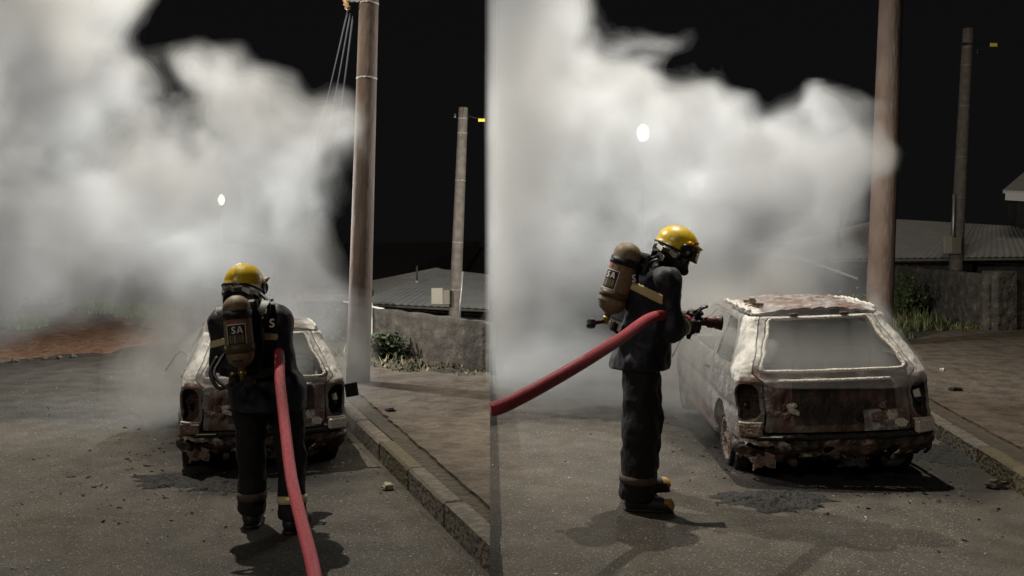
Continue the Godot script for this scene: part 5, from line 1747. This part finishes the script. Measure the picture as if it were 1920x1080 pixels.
func build_street() -> void:
	# first street: pole, far pole, wall, house
	var p1 := utility_pole("utility_pole", "leaning concrete pole with ceramic insulator by the wedge shaped pavement", Vector3(-1.55, 0.16, -11.25), Vector3(-1.295, 9.0, -11.25), 0.142, 0.085, M.pole, [0.404, 0.503])
	part("bracket", box(Vector3(0.26, 0.03, 0.04), 0.008, Vector3(-0.03, 4.47, 0.06)), M.galvanised, p1)
	part("insulator", lathe([Vector2(0, 0), Vector2(0.022, 0), Vector2(0.04, 0.03), Vector2(0.022, 0.045), Vector2(0.04, 0.075), Vector2(0.022, 0.09), Vector2(0.03, 0.12), Vector2(0, 0.13)], 16), M.porcelain, p1).transform = Transform3D(Basis(Vector3.BACK, 0.35), Vector3(-0.10, 4.36, 0.07))
	for k in 3:
		var a := Vector3(-1.66 + 0.03 * k, 4.52 - 0.03 * k, -11.2)
		var b := Vector3(-3.35 + 0.22 * k, 3.25, -17.5)
		var c := a.lerp(b, 0.5) + Vector3(0.0, -0.22, 0)
		single("overhead_cable", tube(curve([a, c, b, b + (b - c) * 1.2 + Vector3(0, 0.3, 0)], 8), 0.011, 6), M.cable, ["uppermost thin cable from the leaning pole into the smoke", "middle thin cable from the leaning pole into the smoke", "lowest thin cable from the leaning pole into the smoke"][k], "cable", Vector3.ZERO, "", "cables into the smoke")
	var p2 := utility_pole("utility_pole", "thin dark pole with meter box behind the wall of the leaning pole", Vector3(-0.74, -2.3, -17.0), Vector3(-0.475, 4.15, -17.0), 0.125, 0.082, M.old_pole, [0.50, 0.63, 0.80, 0.93, 0.97])
	part("meter_box", box(Vector3(0.21, 0.29, 0.14), 0.015, Vector3(-0.19, 3.12, 0.16)), M.meter_box_pale, p2)
	part("meter_box", box(Vector3(0.12, 0.26, 0.13), 0.015, Vector3(-0.025, 3.10, 0.16)), M.meter_box, p2)
	part("conduit", tube([Vector3(0.19, 2.6, 0.06), Vector3(0.25, 3.55, 0.06)], 0.022, 8), M.galvanised, p2)
	part("insulator", lathe([Vector2(0, 0), Vector2(0.03, 0.02), Vector2(0.02, 0.05), Vector2(0.03, 0.08), Vector2(0, 0.1)], 12), M.black_plastic, p2).position = Vector3(0.12, 6.25, 0.05)
	single("overhead_cable", tube(curve([Vector3(-0.40, 4.0, -16.95), Vector3(-0.2, 3.95, -16.95), Vector3(-0.004, 3.96, -16.95)], 4), 0.008, 6), M.cable, "short black cable carrying the small yellow tag by the thin pole", "cable")
	single("cable_tag", box(Vector3(0.12, 0.055, 0.012), 0.004), M.yellow_tag, "small yellow tag on the cable beside the thinner pole", "tag", Vector3(-0.15, 3.92, -16.93))
	parapet("low stained wall with weeds at its foot, ending at the pavement edge", Vector3(-1.70, 0.12, -14.7), Vector3(-0.004, 0.12, -12.15), 0.66, 0.16, 71)
	var hs := thing("house", "low house with grey sheet roof and thin vent pipe behind the stained wall", "house", Vector3(0, 0, 0))
	part("roof", roof_sheet(Vector3(-3.0, 0.38, -21.5), Vector3(-0.01, 0.28, -21.0), Vector3(-0.01, 0.86, -25.0), Vector3(-1.32, 0.97, -26.0), 18, 0.007), M.roof, hs)
	part("roof", roof_sheet(Vector3(-3.9, 0.45, -29.0), Vector3(-3.0, 0.38, -21.5), Vector3(-1.32, 0.97, -26.0), Vector3(-1.5, 0.97, -27.0), 24, 0.007), M.roof, hs)
	part("wall", box(Vector3(2.7, 2.6, 6.0), 0.02, Vector3(-1.40, -1.02, -25.0)), M.render, hs)
	part("vent_pipe", tube([Vector3(-1.83, 0.72, -24.0), Vector3(-1.83, 1.12, -24.0)], 0.025, 8), M.old_pole, hs)
	part("flashing", lathe([Vector2(0, 0), Vector2(0.05, 0), Vector2(0.04, 0.04), Vector2(0, 0.04)], 10), M.white_paint, hs).position = Vector3(-1.83, 0.71, -23.96)
	part("fascia", tube([Vector3(-3.0, 0.33, -21.48), Vector3(-0.01, 0.23, -20.98)], 0.03, 6), M.old_pole, hs)
	var sl := thing("porch_slab", "pale flat concrete porch slab left of the leaning pole", "porch", Vector3(-3.05, 0, -19.0))
	part("slab", box(Vector3(1.3, 0.15, 1.6), 0.02, Vector3(0, 0.70, 0)), M.kerb, sl)
	for x in [-0.55, 0.55]: part("post", box(Vector3(0.10, 2.9, 0.10), 0.01, Vector3(x, -0.83, 0.6)), M.render, sl)
	var gt := thing("gate", "small white gate post and rail beside the leaning pole", "gate", Vector3(-2.02, -0.2, -16.2))
	part("post", box(Vector3(0.07, 0.95, 0.07), 0.01, Vector3(0, 0.475, 0)), M.white_paint, gt)
	part("rail", tube([Vector3(-0.5, 0.95, -0.3), Vector3(0.25, 0.86, 0.2)], 0.018, 8), M.white_paint, gt)
	street_lamp("bright street lamp glowing through the smoke above the firefighter seen from behind", Vector3(-3.50, -0.04, -12.5), Vector3(-3.50, 2.35, -12.5), Vector3(0.045, 0.065, 0.045), 18.0, M.lamp_glow)
	street_lamp("street lamp on a long arm of the leaning pole, over the first car", Vector3(-1.31, 8.5, -11.25), Vector3(-3.6, 8.5, -9.3), Vector3(0.14, 0.06, 0.14), 84.0, M.street_glow, true, Vector3(-3.0, 0, -8.4), 47.0)
	# second street
	var q1 := utility_pole("utility_pole", "thick concrete pole rising behind the car being hosed", Vector3(6.06, 0.15, -15.0), Vector3(6.43, 9.8, -15.0), 0.205, 0.155, M.pole, [])
	var q2 := utility_pole("utility_pole", "thin dark pole with meter box in front of the long grey roof", Vector3(11.52, -1.4, -24.0), Vector3(11.95, 7.05, -24.0), 0.175, 0.125, M.old_pole, [0.50, 0.62, 0.77, 0.89, 0.943])
	part("meter_box", box(Vector3(0.22, 0.44, 0.18), 0.015, Vector3(-0.22, 3.05, 0.24)), M.meter_box_pale, q2)
	part("meter_box", box(Vector3(0.22, 0.42, 0.17), 0.015, Vector3(0.004, 3.03, 0.24)), M.meter_box, q2)
	part("conduit", tube([Vector3(-0.04, 3.2, 0.20), Vector3(-0.02, 4.3, 0.19)], 0.03, 8), M.galvanised, q2)
	part("bracket", box(Vector3(0.5, 0.05, 0.06), 0.01, Vector3(0.42, 8.05, 0.1)), M.cable, q2)
	part("insulator", lathe([Vector2(0, 0), Vector2(0.05, 0.02), Vector2(0.03, 0.06), Vector2(0.05, 0.1), Vector2(0, 0.12)], 12), M.black_plastic, q2).position = Vector3(0.62, 7.8, 0.1)
	single("overhead_cable", tube(curve([Vector3(12.0, 6.75, -23.9), Vector3(12.5, 6.66, -23.9), Vector3(14.5, 6.7, -23.7)], 4), 0.012, 6), M.cable, "black cable carrying the larger yellow tag beside the far pole", "cable")
	single("cable_tag", box(Vector3(0.18, 0.09, 0.015), 0.005), M.yellow_tag, "yellow tag hanging on the cable above the long grey roof", "tag", Vector3(12.52, 6.62, -23.87))
	parapet("low mossy wall running back from the square wall pillar", Vector3(9.75, 0.12, -25.5), Vector3(9.06, 0.12, -17.4), 1.06, 0.20, 72)
	var pl := thing("wall_pillar", "square rendered pillar at the corner of the low mossy wall", "pillar", Vector3(9.28, 0.12, -17.5))
	part("shaft", box(Vector3(0.42, 1.12, 0.42), 0.02, Vector3(0, 0.56, 0), Basis(Vector3.UP, 0.2)), M.wall, pl)
	parapet("dark wall turning away to the right of the square pillar", Vector3(9.5, 0.12, -17.6), Vector3(13.5, 0.12, -18.4), 1.0, 0.20, 73)
	var h2 := thing("house", "long low house with grey corrugated roof behind the mossy wall", "house")
	part("roof", roof_sheet(Vector3(7.9, 1.28, -24.5), Vector3(17.5, 1.42, -23.2), Vector3(17.5, 1.98, -27.0), Vector3(12.2, 2.38, -29.2), 60, 0.010), M.roof, h2)
	part("roof", roof_sheet(Vector3(8.3, 1.3, -32.0), Vector3(7.9, 1.28, -24.5), Vector3(12.2, 2.38, -29.2), Vector3(12.2, 2.38, -30.0), 40, 0.010), M.roof, h2)
	part("wall", box(Vector3(9.4, 2.6, 5.5), 0.02, Vector3(12.9, 0.0, -27.6)), M.render, h2)
	part("fascia", tube([Vector3(7.9, 1.22, -24.48), Vector3(17.5, 1.36, -23.18)], 0.04, 6), M.old_pole, h2)
	part("vent_pipe", tube([Vector3(9.35, 1.55, -25.8), Vector3(9.38, 2.9, -25.8)], 0.05, 8), M.old_pole, h2)
	var h3 := thing("house", "corner of a house eave with pale fascia against the dark", "house")
	part("roof", solid([Vector3(13.35, 2.98, -25.0), Vector3(17, 2.72, -23.6), Vector3(17, 3.6, -28.0), Vector3(15.6, 3.75, -28.0), Vector3(13.35, 3.06, -25.0), Vector3(17, 2.80, -23.6)], [[0, 1, 5, 4], [4, 5, 2, 3], [3, 2, 1, 0]]), M.roof, h3)
	part("fascia", solid([Vector3(13.40, 2.80, -24.98), Vector3(17, 2.50, -23.58), Vector3(17, 2.73, -23.56), Vector3(13.40, 3.00, -24.96)], [[0, 1, 2, 3]]), M.white_paint, h3)
	part("wall", box(Vector3(2.4, 4.2, 2.0), 0.02, Vector3(16.4, 0.7, -27.2)), M.render, h3)
	single("gate_rail", tube([Vector3(6.25, 1.45, -19.6), Vector3(7.35, 1.02, -19.2)], 0.026, 8), M.white_paint, "slanting white gate rail half hidden by smoke beyond the car roof", "gate rail")
	street_lamp("large bright street lamp glowing through the smoke behind the firefighter in profile", Vector3(2.03, -0.04, -12.75), Vector3(2.03, 3.25, -12.75), Vector3(0.08, 0.11, 0.08), 25.0, M.lamp_glow)
	street_lamp("street lamp on a long arm of the thick pole, over the second car", Vector3(6.38, 9.3, -15.0), Vector3(2.2, 9.3, -9.6), Vector3(0.14, 0.06, 0.14), 86.0, M.street_glow, true, Vector3(5.4, 0, -10.0), 45.0)
	# plants
	bush("leafy bush between porch slab and leaning pole", Vector3(-2.75, -0.35, -16.6), Vector3(0.75, 1.15, 0.5), 1500, 5, Color(0.055, 0.075, 0.025))
	bush("dark bush half hidden by smoke beyond the porch slab", Vector3(-3.6, -0.2, -20.5), Vector3(0.9, 1.35, 0.6), 900, 6, Color(0.035, 0.05, 0.02))
	bush("tall weedy bush growing against the low mossy wall", Vector3(8.55, 0.15, -19.6), Vector3(0.55, 1.15, 0.5), 1500, 7, Color(0.06, 0.085, 0.022))
	bush("small bright bush at the foot of the thick pole", Vector3(6.15, 0.15, -16.6), Vector3(0.55, 1.0, 0.5), 900, 8, Color(0.08, 0.13, 0.02))
	bush("creeping bush at the foot of the low stained wall", Vector3(-1.45, 0.16, -13.5), Vector3(0.38, 0.42, 0.3), 1600, 9, Color(0.022, 0.032, 0.010))
	weeds("dry weeds at the foot of the stained wall", [[Vector3(-1.3, 0.16, -12.9), 0.45, 1.0], [Vector3(-1.0, 0.16, -12.4), 0.35, 0.6], [Vector3(-0.6, 0.16, -12.6), 0.4, 0.5], [Vector3(-0.2, 0.16, -12.0), 0.3, 0.3], [Vector3(-1.85, 0.16, -13.8), 0.4, 1.1]], 700, 0.22, 21, Color(0.03, 0.036, 0.014))
	weeds("weeds and long grass along the mossy wall", [[Vector3(7.8, 0.16, -17.6), 0.6, 0.8], [Vector3(8.3, 0.16, -18.6), 0.6, 1.2], [Vector3(7.3, 0.16, -18.0), 0.5, 0.7], [Vector3(8.8, 0.16, -17.7), 0.3, 0.5], [Vector3(8.9, 0.16, -20.5), 0.5, 1.5], [Vector3(6.6, 0.16, -16.2), 0.5, 0.8]], 1500, 0.42, 22, Color(0.075, 0.09, 0.028))
	weeds("bright grass on the earth verge beyond the road", [[Vector3(-7.6, 0.1, -21.3), 0.7, 1.0], [Vector3(-8.6, 0.15, -22.0), 0.9, 1.1], [Vector3(-9.7, 0.2, -22.6), 0.8, 1.0], [Vector3(-7.0, 0.08, -20.8), 0.4, 0.6], [Vector3(-9.0, 0.12, -18.6), 0.4, 1.2], [Vector3(-8.85, 0.12, -18.2), 0.3, 1.0], [Vector3(-11.0, 0.3, -22.5), 1.0, 1.0]], 8000, 0.30, 23, Color(0.17, 0.24, 0.035))
	for k in 9:
		single("stone", rock(30 + k, Vector3(0.07, 0.04, 0.05) * (0.6 + 0.1 * (k % 5))), M.kerb, "small stone in the row along the edge of the earth verge", "stone", Vector3(-7.7 + 0.16 * k, 0.03, -13.75 - 0.13 * k), "", "stones along the earth verge")


func build_cars() -> void:
	var b := make_car("burnt out hatchback seen in full, rear window full of haze, nozzle at its flank")
	b.transform = Transform3D(Basis.from_euler(Vector3(deg_to_rad(1.9), deg_to_rad(-2.0), deg_to_rad(2.2))).scaled(Vector3.ONE * 0.93), Vector3(2.66, -0.01, -7.27))
	var a: Node3D = b.duplicate()
	a.name = numbered("burnt_car")
	add_child(a)
	a.set_meta("label", "burnt out hatchback behind the firefighter seen from behind, fuel flap hanging open")
	a.transform = Transform3D(Basis.from_euler(Vector3(0, deg_to_rad(16.0), deg_to_rad(-0.6))).scaled(Vector3.ONE * 0.815), Vector3(-1.79, -0.01, -7.62))
	var st := begin()
	add_box(st, Vector3(0.07, 0, 0), Vector3(0.13, 0.14, 0.012), Basis(Vector3.BACK, 0.15), 0.006)
	part("fuel_flap", done(st), M.char, a, "fuel flap hanging open").position = Vector3(0.79, 0.78, -0.16)


func build_smoke() -> void:
	var sc := 0.00572   # metres across one unit of the plume tables, at ten metres
	var left := [[430, 400, 150, 130], [300, 350, 150, 120], [480, 310, 130, 120], [565, 320, 75, 110], [330, 510, 190, 95], [170, 430, 190, 140], [30, 340, 150, 190], [110, 190, 120, 130], [90, 50, 120, 120], [30, -60, 170, 120], [-120, 120, 160, 220], [330, 150, 62, 70], [420, 215, 90, 75], [500, 210, 70, 60], [590, 215, 50, 52], [545, 430, 60, 70], [588, 520, 24, 42], [480, 560, 95, 60], [405, 620, 75, 55], [130, 520, 120, 45], [-100, 450, 160, 150], [650, 300, 60, 75], [560, 600, 55, 55], [400, 150, 60, 60], [620, 220, 60, 60], [600, 400, 60, 60], [590, 540, 45, 70], [310, 575, 70, 50], [-20, 530, 70, 60]]
	var f: Array = []
	for b in left:
		var r := Vector3(b[2], b[3], 0) * sc
		r.z = clampf((r.x + r.y) * 0.55, 0.35, 1.35)
		f.append([Vector3((b[0] - 919.0) * sc, 1.9 - (b[1] - 440.0) * sc, -10.5), r])
	f.append([Vector3(-2.55, 0.95, -9.6), Vector3(0.5, 0.45, 1.0)])
	var lv := [[0.26, 0.05], [0.17, 0.09], [0.09, 0.14], [0.0, 0.20], [-0.11, 0.26], [-0.25, 0.36], [-0.43, 0.48]]
	smoke("grey white smoke rolling off the first car across the sky", smoke_field(f, Vector3(-7.8, 0.15, -12.8), Vector3(-0.3, 6.0, -8.3), 0.064, 61, 0.52, func(p: Vector3) -> float: return 0.25 - p.y), lv)
	var right := [[960, 150, 120, 170], [990, 20, 100, 110], [1000, 320, 150, 150], [1140, 185, 85, 90], [1160, 130, 45, 45], [1250, 220, 110, 80], [1300, 170, 50, 40], [1380, 225, 100, 68], [1500, 245, 75, 58], [1575, 270, 55, 40], [1655, 290, 80, 42], [1600, 260, 80, 55], [1580, 400, 60, 50], [1590, 520, 50, 45], [1560, 210, 60, 45], [1200, 340, 180, 130], [1350, 335, 150, 115], [1480, 330, 95, 78], [1570, 320, 45, 45], [1030, 470, 160, 120], [1200, 480, 180, 110], [1380, 470, 130, 95], [1490, 480, 90, 62], [1555, 515, 45, 35], [1000, 570, 110, 60], [1450, 535, 110, 50], [1560, 545, 60, 36], [1350, 560, 130, 50], [1480, 560, 90, 40], [900, 300, 150, 300]]
	var g: Array = []
	for b in right:
		var r := Vector3(b[2], b[3], 0) * sc * 1.03
		r.z = clampf((r.x + r.y) * 0.55, 0.35, 1.35)
		g.append([Vector3((b[0] - 919.0) * sc * 1.03, 1.9 - (b[1] - 440.0) * sc * 1.03, -10.8), r])
	g.append([Vector3(1.75, 4.2, -11.0), Vector3(1.0, 0.75, 0.9), 1.0, 0.92])   # a thin veil above
	g.append([Vector3(2.6, 1.15, -9.4), Vector3(0.6, 0.35, 1.1)])
	smoke("white smoke billowing from the second car past the thick pole", smoke_field(g, Vector3(-0.25, 0.1, -13.1), Vector3(6.0, 5.8, -8.5), 0.064, 65, 0.50, func(p: Vector3) -> float: return maxf(0.25 - p.y, (0.004 - p.x) * 4.0)), lv)
	# haze inside both cars, wisps at the pillars, and the spray from the nozzle
	var banks := [
		["pale haze filling the cabin behind the rear window of the car being hosed", [[Vector3(2.72, 0.95, -8.3), Vector3(0.62, 0.40, 1.3)], [Vector3(2.70, 1.0, -7.70), Vector3(0.66, 0.40, 0.5)]], 2.6, 0.2],
		["pale haze filling the cabin behind the standing firefighter", [[Vector3(-2.05, 0.86, -8.5), Vector3(0.5, 0.32, 0.95)]], 1.8, 0.25],
		["wisp of smoke curling off the rear pillar of the car", [[Vector3(3.22, 1.17, -7.75), Vector3(0.09, 0.15, 0.12)], [Vector3(3.15, 1.30, -7.8), Vector3(0.08, 0.10, 0.1)], [Vector3(3.28, 1.0, -7.6), Vector3(0.06, 0.12, 0.1)]], 1.0, 0.35],
		["wisps of smoke drifting between car and leaning pole", [[Vector3(-1.40, 0.40, -8.5), Vector3(0.32, 0.34, 0.4)], [Vector3(-1.25, 0.75, -8.9), Vector3(0.26, 0.5, 0.35)], [Vector3(-1.62, 1.1, -9.2), Vector3(0.3, 0.5, 0.4)], [Vector3(-1.75, 1.55, -9.4), Vector3(0.3, 0.4, 0.4)]], 0.38, 0.4],
		["thin haze along the flank of the car beside the nozzle", [[Vector3(1.95, 0.75, -9.6), Vector3(0.35, 0.7, 1.6)], [Vector3(2.05, 1.05, -8.6), Vector3(0.25, 0.35, 0.9)], [Vector3(1.5, 0.45, -10.6), Vector3(0.9, 0.45, 1.2)], [Vector3(0.7, 0.35, -11.5), Vector3(1.0, 0.5, 1.4)]], 0.30, 0.4],
		["thin haze along the flank of the first car", [[Vector3(-3.0, 0.6, -9.4), Vector3(0.4, 0.65, 1.4)]], 0.26, 0.35]]
	var cabin := func(p: Vector3) -> float: return 3.0 * maxf(maxf(absf(p.x - 2.69 - (p.z + 7.5) * -0.035) - 0.60 + 0.35 * maxf(p.y - 0.86, 0.0), 0.80 - p.y), maxf(p.z + 7.345 + (p.y - 0.86) * 0.92, p.y - 1.26))
	for k in banks.size():
		var lo := Vector3.ONE * 99.0
		var hi := -lo
		for q in banks[k][1]:
			lo = lo.min((q[0] as Vector3) - (q[1] as Vector3) * 1.5 - Vector3.ONE * 0.15)
			hi = hi.max((q[0] as Vector3) + (q[1] as Vector3) * 1.5 + Vector3.ONE * 0.15)
		var small: float = banks[k][1][0][1].x
		var d: float = banks[k][2]
		smoke(banks[k][0], smoke_field(banks[k][1], lo, hi, 0.03 if small < 0.12 else 0.07, 90 + k, banks[k][3], func(p: Vector3) -> float: return maxf(cabin.call(p) if k == 0 else (0.03 - p.y) * 3.0, (0.004 - p.x) * 4.0 if lo.x > -1.5 and k != 3 else -9.0), 0.10 if small < 0.12 or k < 2 else 0.3), [[0.22, d * 0.25], [0.06, d * 0.35], [-0.10, d * 0.5], [-0.28, d * 0.6], [-0.48, d * 0.7]], "")
	var j := FogVolume.new()
	j.shape = RenderingServer.FOG_VOLUME_SHAPE_CONE
	j.size = Vector3(0.26, 0.62, 0.26)
	j.material = fog(1.8)
	j.name = "water_spray"
	add_child(j)
	j.transform = Transform3D(Basis(Vector3.BACK, deg_to_rad(62)) , Vector3(1.76, 1.16, -7.0))
	tag(j, "white cone of water spray leaving the nozzle towards the car", "water spray", "", "stuff")
